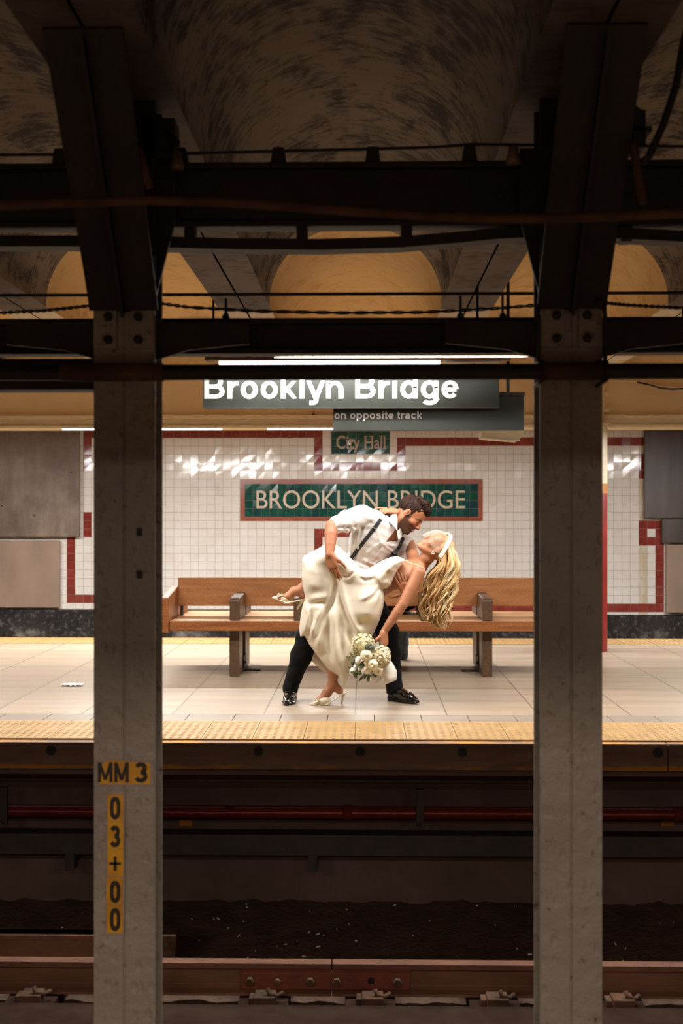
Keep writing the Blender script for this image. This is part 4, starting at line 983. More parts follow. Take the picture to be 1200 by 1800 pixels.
def head(f, C, F, U, s, male):
    F = nrm(F); U = nrm(U-np.dot(U, F)*F); L = np.cross(U, F); R = [F, L, U]
    W = lambda a, b, c: C+s*(a*F+b*L+c*U)
    E = lambda c, r, k=.014, mode='add': f.ell(W(*c), np.array(r)*s, R, k*s, mode)
    K = lambda a, b, ra, rb, k=.012: f.cone(W(*a), W(*b), ra*s, rb*s, k*s)
    E((-.015, 0, .035), (.098, .076, .088)); E((.030, 0, -.030), (.056, .058, .085), .03); E((.040, 0, .050), (.046, .062, .05), .03)
    jw = .058 if male else .053
    for q in (-1, 1):
        K((-.004, q*jw, -.052), (.060, q*.018, -.106), .021, .017, .025)
        K((.083, q*.010, .020), (.066, q*.048, .018), .010 if male else .007, .009, .016)
        E((.057, q*.042, -.026), (.026, .023, .021), .02)
        E((.096, q*.031, -.001), (.017, .018, .011), .012, 'sub')
        E((.073, q*.031, -.004), (.0135, .0145, .0115), .006)
        E((.099, q*.0115, -.036), (.010, .0075, .008), .008)
        E((-.010, q*.077, -.006), (.021, .008, .032), .008); E((-.006, q*.081, -.004), (.011, .006, .018), .004, 'sub'); E((-.012, q*.080, .000), (.010, .004, .016), .003)
    E((.072, 0, -.104), (.019, .022, .017), .02)
    K((.086, 0, .014), (.110, 0, -.030), .0085, .0125 if male else .0105, .012)
    E((.075, 0, -.066), (.021, .031, .021), .02)
    lu, lw = (.0065, .0075) if male else (.0068, .0082)
    for q in (-1, 1):
        K((.096, 0, -.0595), (.082, q*.025, -.0625+(.006 if male else .003)), lu, .004, .006); K((.0945, 0, -.0745), (.082, q*.022, -.067+(.004 if male else .002)), lw, .004, .006)
    return W, (C, F, L, U, s)
def local(fr, V):
    C, F, L, U, s = fr; q = (V-C)/s; return q@F, q@L, q@U
def blend(col, w, c): w = np.clip(w, 0, 1)[:, None]; return col*(1-w)+np.array(lin(c)[:3])*w
def face_color(base, fr, male):
    def fn(V):
        f, l, u = local(fr, V); col = np.tile(np.array(lin(base)[:3]), (len(V), 1)); a = np.abs(l)
        hd = (np.abs(f) < .14) & (a < .11) & (np.abs(u) < .14)
        def g(c, r): return np.where(hd, 1.6-1.6*np.sqrt(((f-c[0])/r[0])**2+((a-c[1])/r[1])**2+((u-c[2])/r[2])**2)+.0, 0)
        col = blend(col, g((.075, .042, -.035), (.035, .03, .03))*.35, '#c4684e' if male else '#d98a72')
        if male:
            beard = np.where(hd & (u < -.035-.35*np.maximum(0, .05-f)*0), 1, 0)*np.clip((-.028-u)/.02, 0, 1)*np.clip((f+.012)/.02, 0, 1)
            beard = np.maximum(beard, np.where(hd & (f < .03) & (f > -.005) & (a > .04), np.clip((.01-u)/.02, 0, 1), 0))
            col = blend(col, beard*.86, '#2c1a11')
            col = blend(col, g((.096, 0, -.046), (.012, .028, .007)), '#3a2318')
        col = blend(col, g((.096, 0, -.060), (.014, .027, .006)), '#a04a40' if male else '#b04a4c')
        col = blend(col, g((.095, 0, -.075), (.014, .024, .007)), '#a8564a' if male else '#bc5656')
        if male: col = blend(col, g((.094, 0, -.0665), (.014, .024, .0052))*1.5, '#e8ddd0')
        col = blend(col, g((.084, .031, -.008), (.02, .018, .0042))*1.3, '#241610')
        col = blend(col, g((.085, .030, .0225), (.02, .024, .0075 if male else .004))*1.3, '#2a1a12' if male else '#8a6440')
        return col
    return fn
# ------------------------------------------------------------------ the man
man_c, man_f, man_u = P_(721, 905.5, 8.235), A(.68, -.27, -.68), A(.707, 0.02, .707)
N_, PEL = P_(690, 922, 8.27), P_(622, 1028, 8.37)
SR, SL = P_(636, 908, 8.135), P_(708, 943, 8.42)
ER, WR = P_(582.5, 925, 8.00), P_(579, 975, 7.905)
EL, WL = P_(722, 1008, 8.36), P_(717, 1047, 8.035)
HR, HL = P_(611, 1034, 8.28), P_(637, 1030, 8.46)
KR, AR = P_(541, 1120, 8.20), P_(510.5, 1207, 8.27)
KL, AL = P_(681, 1112, 8.36), P_(693, 1206, 8.33)
Sx = nrm(SL-SR); Tx = N_-PEL; Tx = nrm(Tx-np.dot(Tx, Sx)*Sx); Bx = np.cross(Sx, Tx); RT = [Sx, Tx, Bx]
CH, WA = P_(659, 946, 8.275), P_(632, 1002, 8.345)
def man_body():
    f = Field((-.62, 7.78, -.0), (.52, 8.66, 1.53), .0046)
    W, fr = head(f, man_c, man_f, man_u, .985, True)
    f.chain([W(-.03, 0, -.04), W(-.035, 0, -.10), N_], [.056, .056, .066], .03)
    f.ell(CH, (.195, .19, .108), RT, .03); f.ell(WA, (.14, .15, .10), RT, .03); f.cone(N_, SR, .06, .055, .03); f.cone(N_, SL, .06, .055, .03)
    f.ell(PEL, (.15, .11, .11), RT, .03)
    f.chain([SR, SR*.5+ER*.5, ER], [.054, .050, .044], .003); f.chain([ER, ER*.72+WR*.28, ER*.35+WR*.65, WR], [.044, .0455, .037, .0285], .003)
    f.chain([SL, EL, WL], [.054, .042, .030], .006)
    for h, k, a in ((HR, KR, AR), (HL, KL, AL)): f.chain([h, k, k*.6+a*.4, a], [.075, .053, .052, .036], .02); f.cone(a, a-A(0, 0, .08), .036, .034, .01)
    hand(f, WR, A(.26, -.10, -.96), A(.30, .95, .05), 1, ((6, 14, 12), (10, 18, 14), (16, 22, 16), (22, 26, 18)), TH((.75, .15, .65), (.85, .25, .45), (.9, .3, .3)), 1.0, (0, 0, 0, 0))
    hand(f, WL, A(-.38, -.16, .91), A(.02, .97, .22), 1, ((4, 10, 8), (6, 10, 10), (8, 12, 10), (10, 14, 10)), TH((.05, .0, 1), (.10, .05, 1), (.2, .1, 1)), .98, (7, 1, -2, -5))
    return f, fr
t_man = thing('person', 'man in white shirt, black suspenders and trousers bending over the bride', 'person', (PEL[0], 8.3, 0), 'people')
f, fr_m = man_body(); V, F = big_island(*f.mesh()); fmesh('body', V, F, 'skin', t_man, face_color('#9c6444', fr_m, True)); del f
def man_hair():
    C, Fv, L, U, s = fr_m; f = Field(C-.19, C+.19, .0036)
    W = lambda a, b, c: C+s*(a*Fv+b*L+c*U); R = [Fv, L, U]
    f.ell(W(-.020, 0, .046), A(.108, .084, .096)*s, R, .01)
    for l in (-.05, -.025, 0, .025, .05):
        f.chain([W(-.02, l, .125), W(.035, l*.95, .128), W(.070, l*.8, .108), W(.083, l*.72+.006, .088)], [.024, .024, .019, .009], .012)
    poly = np.array([(.125, .070), (.078, .066), (.052, .050), (.046, .034), (.026, .032), (.020, -.030), (.006, -.030), (.006, .022), (-.026, .020), (-.036, -.030), (-.052, -.075), (-.14, -.085), (-.16, .2), (.14, .2)])
    g = np.meshgrid(*f.ax, indexing='ij'); V = np.stack([a.ravel() for a in g], 1); a, l, u = local(fr_m, V)
    d = poly_sdf(poly, np.stack([a, u], 1))*s
    f.D = np.maximum(f.D, d.reshape(f.D.shape).astype(np.float32))
    ph = (260*l+70*u+18*np.sin(40*a)); st = .0034*np.sin(ph)+.0012*np.sin(ph*.55+50*a)
    f.D += st.reshape(f.D.shape).astype(np.float32); return f
def poly_sdf(poly, Q):
    d = np.full(len(Q), 1e9); ins = np.zeros(len(Q), bool); n = len(poly)
    for i in range(n):
        a, b = poly[i], poly[(i+1) % n]; e = b-a; w = Q-a; t = np.clip(w@e/(e@e+1e-12), 0, 1); r = w-t[:, None]*e; d = np.minimum(d, (r*r).sum(1))
        c = (a[1] <= Q[:, 1]) != (b[1] <= Q[:, 1]); xx = a[0]+(Q[:, 1]-a[1])*(b[0]-a[0])/np.where(b[1]-a[1] == 0, 1e-9, b[1]-a[1]); ins ^= c & (Q[:, 0] < xx)
    return np.where(ins, -1, 1)*np.sqrt(d)
V, F = man_hair().mesh(); fmesh('hair', V, F, 'hair_dark', t_man, smooth=4)
def pxplane(x, z, Y): return to_px(x, Y, z)
def shirt_field():
    f = Field((-.33, 7.85, .75), (.42, 8.66, 1.45), .0046)
    f.ell(CH, (.212, .20, .122), RT, .03); f.ell(WA, (.158, .165, .116), RT, .04); f.cone(CH, WA, .12, .115, .04)
    f.cone(N_, SR, .066, .072, .03); f.cone(N_, SL, .066, .070, .03)
    el = SR+(ER-SR)*.80
    f.chain([SR, SR+(ER-SR)*.45, el], [.078, .073, .060], .03); f.cone(SR+(ER-SR)*.72, el, .061, .063, .008)
    f.chain([SL, SL*.45+EL*.55], [.074, .066], .03)
    f.cone(W_neck0, W_neck1, .058, .066, .012, mode='sub')
    # creases: drawn from the armpit, along the sleeve and across the chest
    g = np.meshgrid(*f.ax, indexing='ij'); Q = np.stack([a.ravel() for a in g], 1).astype(np.float32)
    m = np.abs(f.D.ravel()) < .03; q = Q[m]
    px = CX+FPX*(q@np.array(_r))/(q@np.array(_a)); py = HORIZON-FPX*(q[:, 2]-H)/(q@np.array(_a))
    d = np.zeros(len(q))
    for (pts, amp, w) in SHIRT_FOLDS:
        pts = np.array(pts, float); dist = np.full(len(q), 1e9)
        for a, b in zip(pts[:-1], pts[1:]):
            e = b-a; t = np.clip(((px-a[0])*e[0]+(py-a[1])*e[1])/(e@e), 0, 1); dist = np.minimum(dist, np.hypot(px-a[0]-t*e[0], py-a[1]-t*e[1]))
        d -= amp*np.exp(-(dist/w)**2)
    d += .0016*np.sin(px*.33+py*.12)+.0012*np.sin(py*.41-px*.2)
    D = f.D.ravel(); D[m] += d.astype(np.float32); f.D = D.reshape(f.D.shape)
    # the open collar
    pol = np.array([(677.5, 953), (690, 938), (697, 924), (712, 926), (712, 936), (702, 946), (697, 951)])
    Dm = f.D.ravel(); mm = Dm < .01; q = Q[mm]; px = CX+FPX*(q@np.array(_r))/(q@np.array(_a)); py = HORIZON-FPX*(q[:, 2]-H)/(q@np.array(_a))
    s = poly_sdf(pol, np.stack([px, py], 1))*.004; s = np.where((q-CH)@Bx > -.02, s, 1.)
    Dm[mm] = np.maximum(Dm[mm], -s).astype(np.float32); f.D = Dm.reshape(f.D.shape); return f
SHIRT_FOLDS = [([(612, 932), (609, 955), (608, 985)], .006, 2.2), ([(622, 930), (618, 950), (615, 978)], .007, 2.2), ([(632, 932), (627, 950), (620, 972)], .006, 2.0), ([(642, 925), (636, 945), (628, 965)], .005, 2.0),
               ([(617, 931), (613, 955), (612, 980)], -.006, 2.0), ([(627, 930), (622, 955)], -.006, 2.0), ([(637, 928), (631, 950)], -.005, 2.0),
               ([(605, 898), (609, 912), (606, 926)], .005, 2.2), ([(616, 895), (621, 910), (617, 926)], .006, 2.2), ([(627, 893), (633, 908), (628, 924)], .005, 2.2), ([(598, 903), (600, 916)], .004, 2.0), ([(611, 897), (615, 912), (611, 926)], -.005, 2.0), ([(622, 895), (627, 910), (622, 925)], -.005, 2.0),
               ([(595, 928), (612, 927), (640, 925), (650, 918)], -.010, 2.6),
               ([(673, 953), (662, 958), (645, 972)], .007, 2.4), ([(672, 957), (668, 968), (655, 985)], .007, 2.6), ([(676, 958), (688, 960), (700, 958)], .007, 2.2), ([(678, 962), (688, 968), (692, 976)], .006, 2.2), ([(668, 962), (660, 975), (648, 990)], -.006, 2.2), ([(680, 958), (690, 964)], -.006, 2.0),
               ([(655, 995), (662, 988), (672, 984), (676, 990)], .006, 2.0), ([(640, 985), (650, 990), (662, 996)], .005, 2.2), ([(664, 938), (668, 950), (672, 956)], .005, 2.5), ([(625, 985), (640, 992), (660, 998)], -.006, 2.5)]
_C, _F, _L, _U, _s = fr_m
W_neck0 = _C+_s*(-.03*_F-.05*_U); W_neck1 = W_neck0+(N_-W_neck0)*.86
sf = shirt_field(); V, F = big_island(*sf.mesh()); fmesh('shirt', V, F, 'shirt_white', t_man)
def on_surface(f, pts, off, n=None):
    out = []
    for px, py in pts:
        y = 8.2
        for _ in range(4):
            p = at(px, py, y); q = f.front(p.x, p.z); y = q if q is not None else y
        out.append(at(px, py, y-off))
    return out
def strap(name, f, path, wpx, mat, parent, off=.004, th=.004, steps=26):
    pts = np.array(path, float); d = np.r_[0, np.cumsum(np.hypot(*np.diff(pts, axis=0).T))]; u = np.linspace(0, d[-1], steps)
    c = np.stack([np.interp(u, d, pts[:, 0]), np.interp(u, d, pts[:, 1])], 1); tn = np.gradient(c, axis=0); tn /= np.hypot(tn[:, 0], tn[:, 1])[:, None]
    nn = np.stack([-tn[:, 1], tn[:, 0]], 1)*wpx/2
    ys = []
    Lp, Rp = on_surface(f, c+nn, off), on_surface(f, c-nn, off); Cp = on_surface(f, c, off)
    yl = np.array([min(a.y, b.y+.012, e.y+.01) for a, b, e in zip(Lp, Cp, Rp)]); yr = np.array([min(a.y, b.y+.012, e.y+.01) for a, b, e in zip(Rp, Cp, Lp)])
    ker = np.ones(5)/5; sm = lambda y: np.convolve(np.r_[y[0], y[0], y, y[-1], y[-1]], ker, 'valid')
    yl, yr = sm(yl)-.002, sm(yr)-.002
    b = MB(); vs = []
    for i in range(steps):
        a, q = at(*(c[i]+nn[i]), yl[i]), at(*(c[i]-nn[i]), yr[i]); vs += [a, q, q+Vector((0, th, 0)), a+Vector((0, th, 0))]
    fs = []
    for i in range(steps-1):
        o = i*4
        for k in range(4): fs.append((o+k, o+(k+1) % 4, o+4+(k+1) % 4, o+4+k))
    fs += [(0, 3, 2, 1), (steps*4-4, steps*4-3, steps*4-2, steps*4-1)]
    b.add(vs, fs); return b.build(name, mat, parent)
s1 = strap('suspender', sf, [(684, 893), (676, 903), (659, 927), (640, 951.5), (618, 980), (606, 996)], 6.6, 'elastic_black', t_man)
strap('clip', sf, [(654.6, 926.2), (661.6, 931.2)], 2.2, 'metal_clip', s1, .0095, .003, 6)
s2 = strap('suspender', sf, [(709, 945), (705.5, 953), (701, 963), (693, 972), (682, 982)], 6.0, 'elastic_black', t_man)
strap('clip', sf, [(698.5, 961), (704.5, 965.2)], 2.0, 'metal_clip', s2, .0095, .003, 6)
def flap(name, pts, y0, th, mat, parent, dy=None):
    b = MB(); n = len(pts); fr = [at(px, py, y0+(dy[i] if dy else 0)) for i, (px, py) in enumerate(pts)]
    b.add(fr+[p+Vector((0, th, 0)) for p in fr], [tuple(range(n)), tuple(range(2*n-1, n-1, -1))]+[(i, i+n, (i+1) % n+n, (i+1) % n) for i in range(n)])
    o = b.build(name, mat, parent, bevel=.002); return o
yc_ = on_surface(sf, [(690, 921)], .004)[0].y
flap('collar', [(680.5, 914.5), (686, 907), (693, 901.5), (697, 901.5), (698.5, 912), (698, 933), (692, 925)], yc_-.03, .006, 'shirt_white', t_man, [.02, .02, .03, .035, .02, -.005, .0])
flap('collar', [(697, 934), (704, 927), (708, 935), (706, 944), (700, 949)], yc_-.005, .006, 'shirt_white', t_man, [.01, .03, .05, .04, .01])
def trousers():
    f = Field((-.62, 7.9, .02), (.4, 8.7, 1.02), .005)
    f.ell(PEL, (.165, .13, .128), RT, .03); f.cone(PEL, WA*.35+PEL*.65, .125, .125, .03)
    f.chain([HR, KR, KR*.62+AR*.38, AR, AR-A(0, 0, .07)], [.098, .080, .073, .051, .049], .03)
    f.chain([HL, KL, KL*.6+AL*.4, AL, AL-A(0, 0, .07)], [.098, .079, .072, .055, .053], .03)
    f.cone(AR-A(0, 0, .108), AR-A(0, 0, .2), .08, .08, 0, mode='sub'); f.cone(AL-A(0, 0, .115), AL-A(0, 0, .2), .08, .08, 0, mode='sub')
    f.warp(lambda x, y, z: .0014*np.sin(38*z+14*x+9*y)+.0010*np.sin(71*z-30*x)+0*y)
    return f
V, F = big_island(*trousers().mesh()); fmesh('trousers', V, F, 'trouser_black', t_man)
def mens_shoe(heel, d, L=.295):
    d = nrm(A(d[0], d[1], 0)); s = A(-d[1], d[0], 0); up = A(0, 0, 1); h = A(heel[0], heel[1], 0)
    W = lambda a, b, c: h+d*a*L+s*b+up*c
    f = Field(h+A(-.35, -.35, -.01), h+A(.35, .35, .18), .0042); R = [d, s, up]
    f.cone(W(.13, 0, .018), W(.16, 0, .018), .040, .040, .0, ((0, 0, 1), 2.3)); f.cone(W(.16, 0, .014), W(.68, .004, .012), .034, .046, .0, ((0, 0, 1), 4.0)); f.cone(W(.68, .004, .012), W(.93, .0, .013), .046, .020, .01, ((0, 0, 1), 4.0))
    sole = f.D.copy()
    f.cone(W(.13, 0, .05), W(.16, 0, .085), .037, .036, .02); f.cone(W(.16, 0, .06), W(.42, 0, .058), .037, .034, .02); f.cone(W(.42, 0, .058), W(.70, .003, .036), .036, .036, .03); f.cone(W(.70, .003, .034), W(.94, 0, .026), .036, .016, .02)
    f.cone(W(.15, 0, .09), W(.17, 0, .13), .036, .038, .01); f.cone(W(.16, 0, .115), W(.16, 0, .2), .031, .034, .004, mode='sub')
    f.D = np.maximum(f.D, -(f.ax[2][None, None, :]+0*f.D)).astype(np.float32)
    V, F = big_island(*f.mesh()); o = fmesh('shoe', V, F, 'shoe_black', t_man, smooth=1)
    b = MB()
    for k in range(4): c = W(.33+.06*k, 0, .098-.011*k); b.tube([c-s*.016, c+up*.004, c+s*.016], .0028, 6)
    b.tube([W(.33, 0, .103), W(.32, .03, .092), W(.36, .035, .086)], .0025, 6); b.tube([W(.33, 0, .103), W(.31, -.03, .095), W(.37, -.036, .084)], .0025, 6)
    b.build('shoelace', 'elastic_black', o, smooth=True)
    b = MB(); n = 14
    for a0, a1, z1 in ((.0, .26, .026),):
        pl = [(a0+.13+.13*math.cos(w), .036*math.sin(w)) for w in np.linspace(PI/2, 1.5*PI, n)]+[(a1, -.034), (a1, .034)]
        vs = [W(a, c, z) for z in (.0, z1) for a, c in pl]; m = len(pl)
        b.add(vs, [tuple(range(m)), tuple(range(2*m-1, m-1, -1))]+[(i, (i+1) % m, (i+1) % m+m, i+m) for i in range(m)])
    b.build('heel_block', 'black_plastic', o)
mens_shoe(P_(513.5, 1225, 8.37), (-.08, -1)); mens_shoe(P_(683, 1226, 8.36), (.72, -.69), .285)
# ------------------------------------------------------------------ the bride
br_c, br_f, br_u = P_(765.5, 962, 8.10), A(-.43, -.20, .87), A(.89, .03, .44)
bNB = P_(738, 994, 8.16); bSL, bSR = P_(736, 1006, 8.02), P_(727, 983, 8.30)
bEL, bWL = P_(708, 1062, 7.97), P_(674.5, 1110, 7.965)
bER, bWR = P_(709, 925, 8.50), P_(697, 900, 8.205)
bCH, bWA, bPE = P_(709, 1008, 8.175), P_(664, 1027, 8.16), P_(626, 1034, 8.15)
bHL, bKL, bAL = P_(628, 1026, 8.09), P_(562, 990, 8.10), P_(533, 1035, 8.14)
bHR, bKR, bAR = P_(618, 1045, 8.22), P_(588, 1120, 8.12), P_(584.5, 1203, 8.155)
bS = nrm(bSR-bSL); bT = bNB-bWA; bT = nrm(bT-np.dot(bT, bS)*bS); bB = np.cross(bS, bT); bR = [bS, bT, bB]
t_bride = thing('person', 'bride in ivory satin gown leaning back in the man\'s arms with bouquet', 'person', (P_(600, 1230, 8.14)[0], 8.14, 0), 'people')
def bride_body():
    f = Field((-.70, 7.82, 0.0), (.72, 8.62, 1.42), .0046)
    W, fr = head(f, br_c, br_f, br_u, .915, False)
    f.chain([W(-.03, 0, -.05), W(-.045, 0, -.10), bNB], [.046, .043, .052], .025)
    f.ell(bCH, (.14, .15, .080), bR, .03); f.cone(bCH, bWA, .088, .080, .03); f.ell(bPE, (.14, .12, .12), None, .03); f.cone(bWA, bPE, .09, .12, .03)
    f.cone(bNB, bSL, .042, .045, .025); f.cone(bNB, bSR, .042, .045, .025)
    f.chain([bSL, bSL*.5+bEL*.5, bEL], [.045, .041, .0355], .003); f.chain([bEL, bEL*.72+bWL*.28, bEL*.3+bWL*.7, bWL], [.0355, .0355, .029, .0235], .003)
    f.chain([bSR, bSR*.5+bER*.5, bER, bER*.4+bWR*.6, bWR], [.045, .042, .035, .030, .023], .006)
    f.chain([bHL, bKL], [.078, .045], .02); f.chain([bKL, bKL*.6+bAL*.4, bAL], [.045, .044, .034], .02)
    f.chain([bHR, bKR, bKR*.62+bAR*.38, bAR], [.085, .055, .052, .031], .02)
    # raised foot and standing foot
    fl = ((0, 1, 0), 1.12)
    f.chain([bAL, P_(531, 1046, 8.13)], [.034, .029], .015); f.chain([bAL, P_(517, 1040, 8.12), P_(505, 1049, 8.11), P_(492, 1052, 8.10)], [.033, .031, .024, .016], .02)
    f.chain([bAR, P_(596, 1213, 8.16)], [.031, .030], .015); f.chain([bAR, P_(575, 1217, 8.145), P_(563, 1230, 8.125), P_(554, 1235, 8.115)], [.032, .032, .023, .014], .02)
    # hands
    hand(f, bWL, A(.04, -.05, -1), A(-.80, .58, .05), -1, ((58, 72, 40), (62, 76, 40), (66, 78, 40), (70, 78, 40)), TH((.55, .55, .6), (.7, .8, .05), (.5, .9, -.2)), 1.02, (3, 1, -1, -3))
    hand(f, bWR, A(-.93, -.28, .14), A(-.1, .45, -.88), -1, ((4, 12, 10), (22, 30, 20), (30, 36, 22), (34, 40, 24)), TH((.7, .35, .6), (.8, .3, .3), (.85, .3, .1)), .88, (6, 2, -2, -6))
    return f, fr
f, fr_b = bride_body(); V, F = big_island(*f.mesh()); fmesh('body', V, F, 'skin', t_bride, face_color('#aa7252', fr_b, False), 3); bodyf = f
# the gown: a front sheet with real depth and folds, a back sheet behind the legs
GOWN = [(713, 985), (706, 980.5), (698, 978.5), (686, 980), (672, 986), (658, 994), (646, 1001), (634, 1000), (623, 989), (610, 976), (599, 965), (589, 957), (580, 955), (570, 957), (557, 965.5), (543, 972), (533, 978), (529.5, 986), (530, 1000), (529, 1017), (532, 1037), (535, 1052), (530, 1068), (527, 1084), (524.5, 1107), (526, 1122), (534, 1120), (541, 1134), (554, 1152), (565, 1166), (577, 1181), (593, 1192), (598, 1204), (603, 1212), (608, 1206), (613, 1196), (618, 1176), (630, 1155), (645, 1135), (655, 1118), (667, 1093), (673.5, 1070), (676.5, 1050), (673, 1037), (679, 1036), (687, 1029), (692, 1017), (699, 1002), (707, 992)]
FOLDS = [  # pixel polyline, height in metres, width in pixels: body under the cloth, then long drapes, then small creases
 ([(655, 1010), (640, 1006), (610, 990), (580, 975), (552, 978), (540, 985)], .052, 19), ([(546, 980), (541, 1010), (545, 1048)], .026, 14), ([(563, 990), (562, 1020), (560, 1045)], .014, 14),
 ([(640, 1025), (646, 1055), (642, 1100)], .046, 25), ([(706, 988), (692, 996), (680, 1010)], .014, 20),
 ([(588, 1005), (588, 1030), (585, 1048), (580, 1064), (572, 1078), (563, 1095), (556, 1112), (550, 1130)], -.050, 5.5),
 ([(590, 1010), (595, 1033), (601, 1060), (609, 1085), (619, 1105), (632, 1122)], -.032, 4.5), ([(596, 1015), (604, 1050), (613, 1080), (624, 1102), (636, 1116)], .020, 6),
 ([(586, 1050), (587, 1090), (588, 1123), (591, 1155), (596, 1185)], .034, 8), ([(579, 1072), (576, 1110), (580, 1150), (584, 1172)], -.024, 6), ([(600, 1070), (598, 1110), (603, 1145), (606, 1170)], -.022, 7),
 ([(558, 1056), (565, 1074), (558, 1094), (550, 1110), (545, 1130)], .030, 7), ([(536, 1054), (542, 1080), (538, 1100), (535, 1120)], .018, 5), ([(547, 1062), (548, 1088), (542, 1112), (541, 1128)], -.022, 5),
 ([(571, 1095), (571, 1125), (566, 1150), (566, 1165)], -.022, 6), ([(566, 1088), (562, 1120), (558, 1150)], .016, 6),
 ([(604, 1100), (606, 1130), (612, 1155), (614, 1180)], .024, 8), ([(612, 1100), (618, 1130), (622, 1155)], -.020, 6), ([(626, 1110), (624, 1140), (614, 1180)], .016, 7), ([(596, 1140), (600, 1170), (603, 1205)], .014, 6),
 ([(533, 1056), (555, 1051), (575, 1048), (587, 1036)], .012, 7), ([(534, 1062), (556, 1059), (582, 1058)], -.016, 5),
 ([(602, 1018), (612, 1019), (621, 1012), (628, 1000)], .010, 3.2), ([(606, 1008), (614, 1007), (623, 997)], .008, 3.2), ([(600, 1012), (612, 1012), (624, 1003)], -.009, 3),
 ([(632, 1000), (635, 1012), (645, 1014), (656, 1011), (664, 1014)], .011, 3.4), ([(630, 1010), (640, 1020), (656, 1018), (664, 1020)], -.009, 3.2), ([(659, 1000), (664, 1016), (668, 1030)], .008, 3.2), ([(652, 1004), (659, 1020), (665, 1030)], -.007, 2.8),
 ([(670, 1026), (655, 1040), (640, 1050), (628, 1056)], .010, 3.6), ([(670, 1029), (658, 1046), (644, 1058)], -.010, 3.4), ([(669, 1028), (664, 1050), (654, 1070)], .009, 3.6), ([(671, 1030), (671, 1050), (668, 1075)], .008, 3.6), ([(670, 1032), (667, 1055), (662, 1080)], -.008, 3.2), ([(668, 1024), (680, 1016), (696, 1000)], -.008, 4),
 ([(614, 1085), (628, 1104), (646, 1114)], .012, 8)]
def gown_sheet(poly, folds, yc, Tm, wpx, lo, hi, h=.005, rim=.005):
    f = Field(lo, hi, h); X, Z = np.meshgrid(f.ax[0], f.ax[2], indexing='ij'); k = 8.0
    q = np.stack([X.ravel(), np.full(X.size, k), Z.ravel()-H], 1); dep = q@np.array(_a); px = CX+FPX*(q@np.array(_r))/dep; py = HORIZON-FPX*q[:, 2]/dep
    dl = -poly_sdf(np.array(poly, float), np.stack([px, py], 1))*k/FPX
    w = wpx*k/FPX; u = np.clip(dl/w, 0, 1); T = rim+Tm*np.sqrt(np.maximum(0, 1-(1-u)**2)); g = np.zeros(len(px))
    for pts, amp, fw in folds:
        pts = np.array(pts, float); dist = np.full(len(px), 1e9); arc = np.zeros(len(px)); run_ = 0.0
        for a, b in zip(pts[:-1], pts[1:]):
            e = b-a; L_ = math.hypot(*e); t = np.clip(((px-a[0])*e[0]+(py-a[1])*e[1])/(e@e), 0, 1); d_ = np.hypot(px-a[0]-t*e[0], py-a[1]-t*e[1])
            m_ = d_ < dist; arc = np.where(m_, run_+t*L_, arc); dist = np.minimum(dist, d_); run_ += L_
        q_ = np.clip(np.minimum(arc, run_-arc)/(run_*.34), 0, 1); g += amp*(q_*q_*(3-2*q_)*.92+.08)*np.exp(-(dist/fw)**2)
    g += .0008*np.sin(px*.21+py*.05)*np.sin(py*.06)
    fade = np.clip(dl/.02, 0, 1); Yc = yc(px, py)
    yf = (Yc-T-g*fade).reshape(X.shape); yb = (Yc+T*.8).reshape(X.shape); dl = dl.reshape(X.shape)
    y = f.ax[1][None, :, None]
    f.D = np.maximum(np.maximum(yf[:, None, :]-y, y-yb[:, None, :])*.7, -dl[:, None, :]).astype(np.float32); return f
gy = lambda px, py: 8.09-.035*np.clip((px-650)/40, 0, 1)*np.clip((1050-py)/20, 0, 1)+.03*np.clip((py-1080)/120, 0, 1)
gf = gown_sheet(GOWN, FOLDS, gy, .105, 26, (-.47, 7.76, .08), (.33, 8.36, 1.16))
V, F = big_island(*gf.mesh()); dress = fmesh('gown', V, F, 'satin_ivory', t_bride)
BACK = [(540, 1085), (526, 1102), (524, 1128), (530, 1150), (540, 1163), (553, 1178), (565, 1188), (574, 1193), (578, 1186), (590, 1170), (600, 1140), (600, 1100), (570, 1085)]
bf = gown_sheet(BACK, [([(530, 1115), (538, 1150), (560, 1180)], .012, 4), ([(540, 1110), (550, 1150), (568, 1175)], -.012, 5)], lambda px, py: 8.235+0*px, .02, 8, (-.47, 8.1, .1), (-.1, 8.34, .62))
V, F = bf.mesh(); fmesh('back_skirt', V, F, 'satin_ivory', t_bride)
b = MB(); b.tube([at(713, 985, 8.02), at(722, 990, 7.985), at(733, 993, 7.975), at(743, 997, 7.985), at(746, 1004, 8.0), at(744, 1012, 8.03)], .0022, 6); b.build('dress_strap', 'satin_ivory', t_bride, smooth=True)
# satin heeled mules
def mule(sole, wid, vamp, heel):
    f = Field(np.min(sole+vamp+heel, 0)-.08, np.max(sole+vamp+heel, 0)+.08, .0038)
    for i in range(len(sole)-1): f.cone(sole[i], sole[i+1], wid[i], wid[i+1], .004, (nrm(np.cross(sole[i+1]-sole[i], A(0, 1, 0))), 5.5))
    return f
def mule_build(sole, wid, vamp, vr, heel, cut):
    f = mule(sole, wid, vamp, heel)
    for i in range(len(vamp)-1): f.cone(vamp[i], vamp[i+1], vr[i], vr[i+1], .008)
    f.cone(cut[0], cut[1], cut[2], cut[3], .004, mode='sub')
    for i in range(len(sole)-1): f.cone(sole[i], sole[i+1], wid[i], wid[i+1], .003, (nrm(np.cross(sole[i+1]-sole[i], A(0, 1, 0))), 6.))
    f.cone(heel[0], heel[1], .013, .0055, .006)
    f.D = np.maximum(f.D, -(f.ax[2][None, None, :]-.0005+0*f.D)).astype(np.float32)
    V, F = big_island(*f.mesh()); return fmesh('shoe', V, F, 'satin_shoe', t_bride, smooth=1)
y0 = 8.115
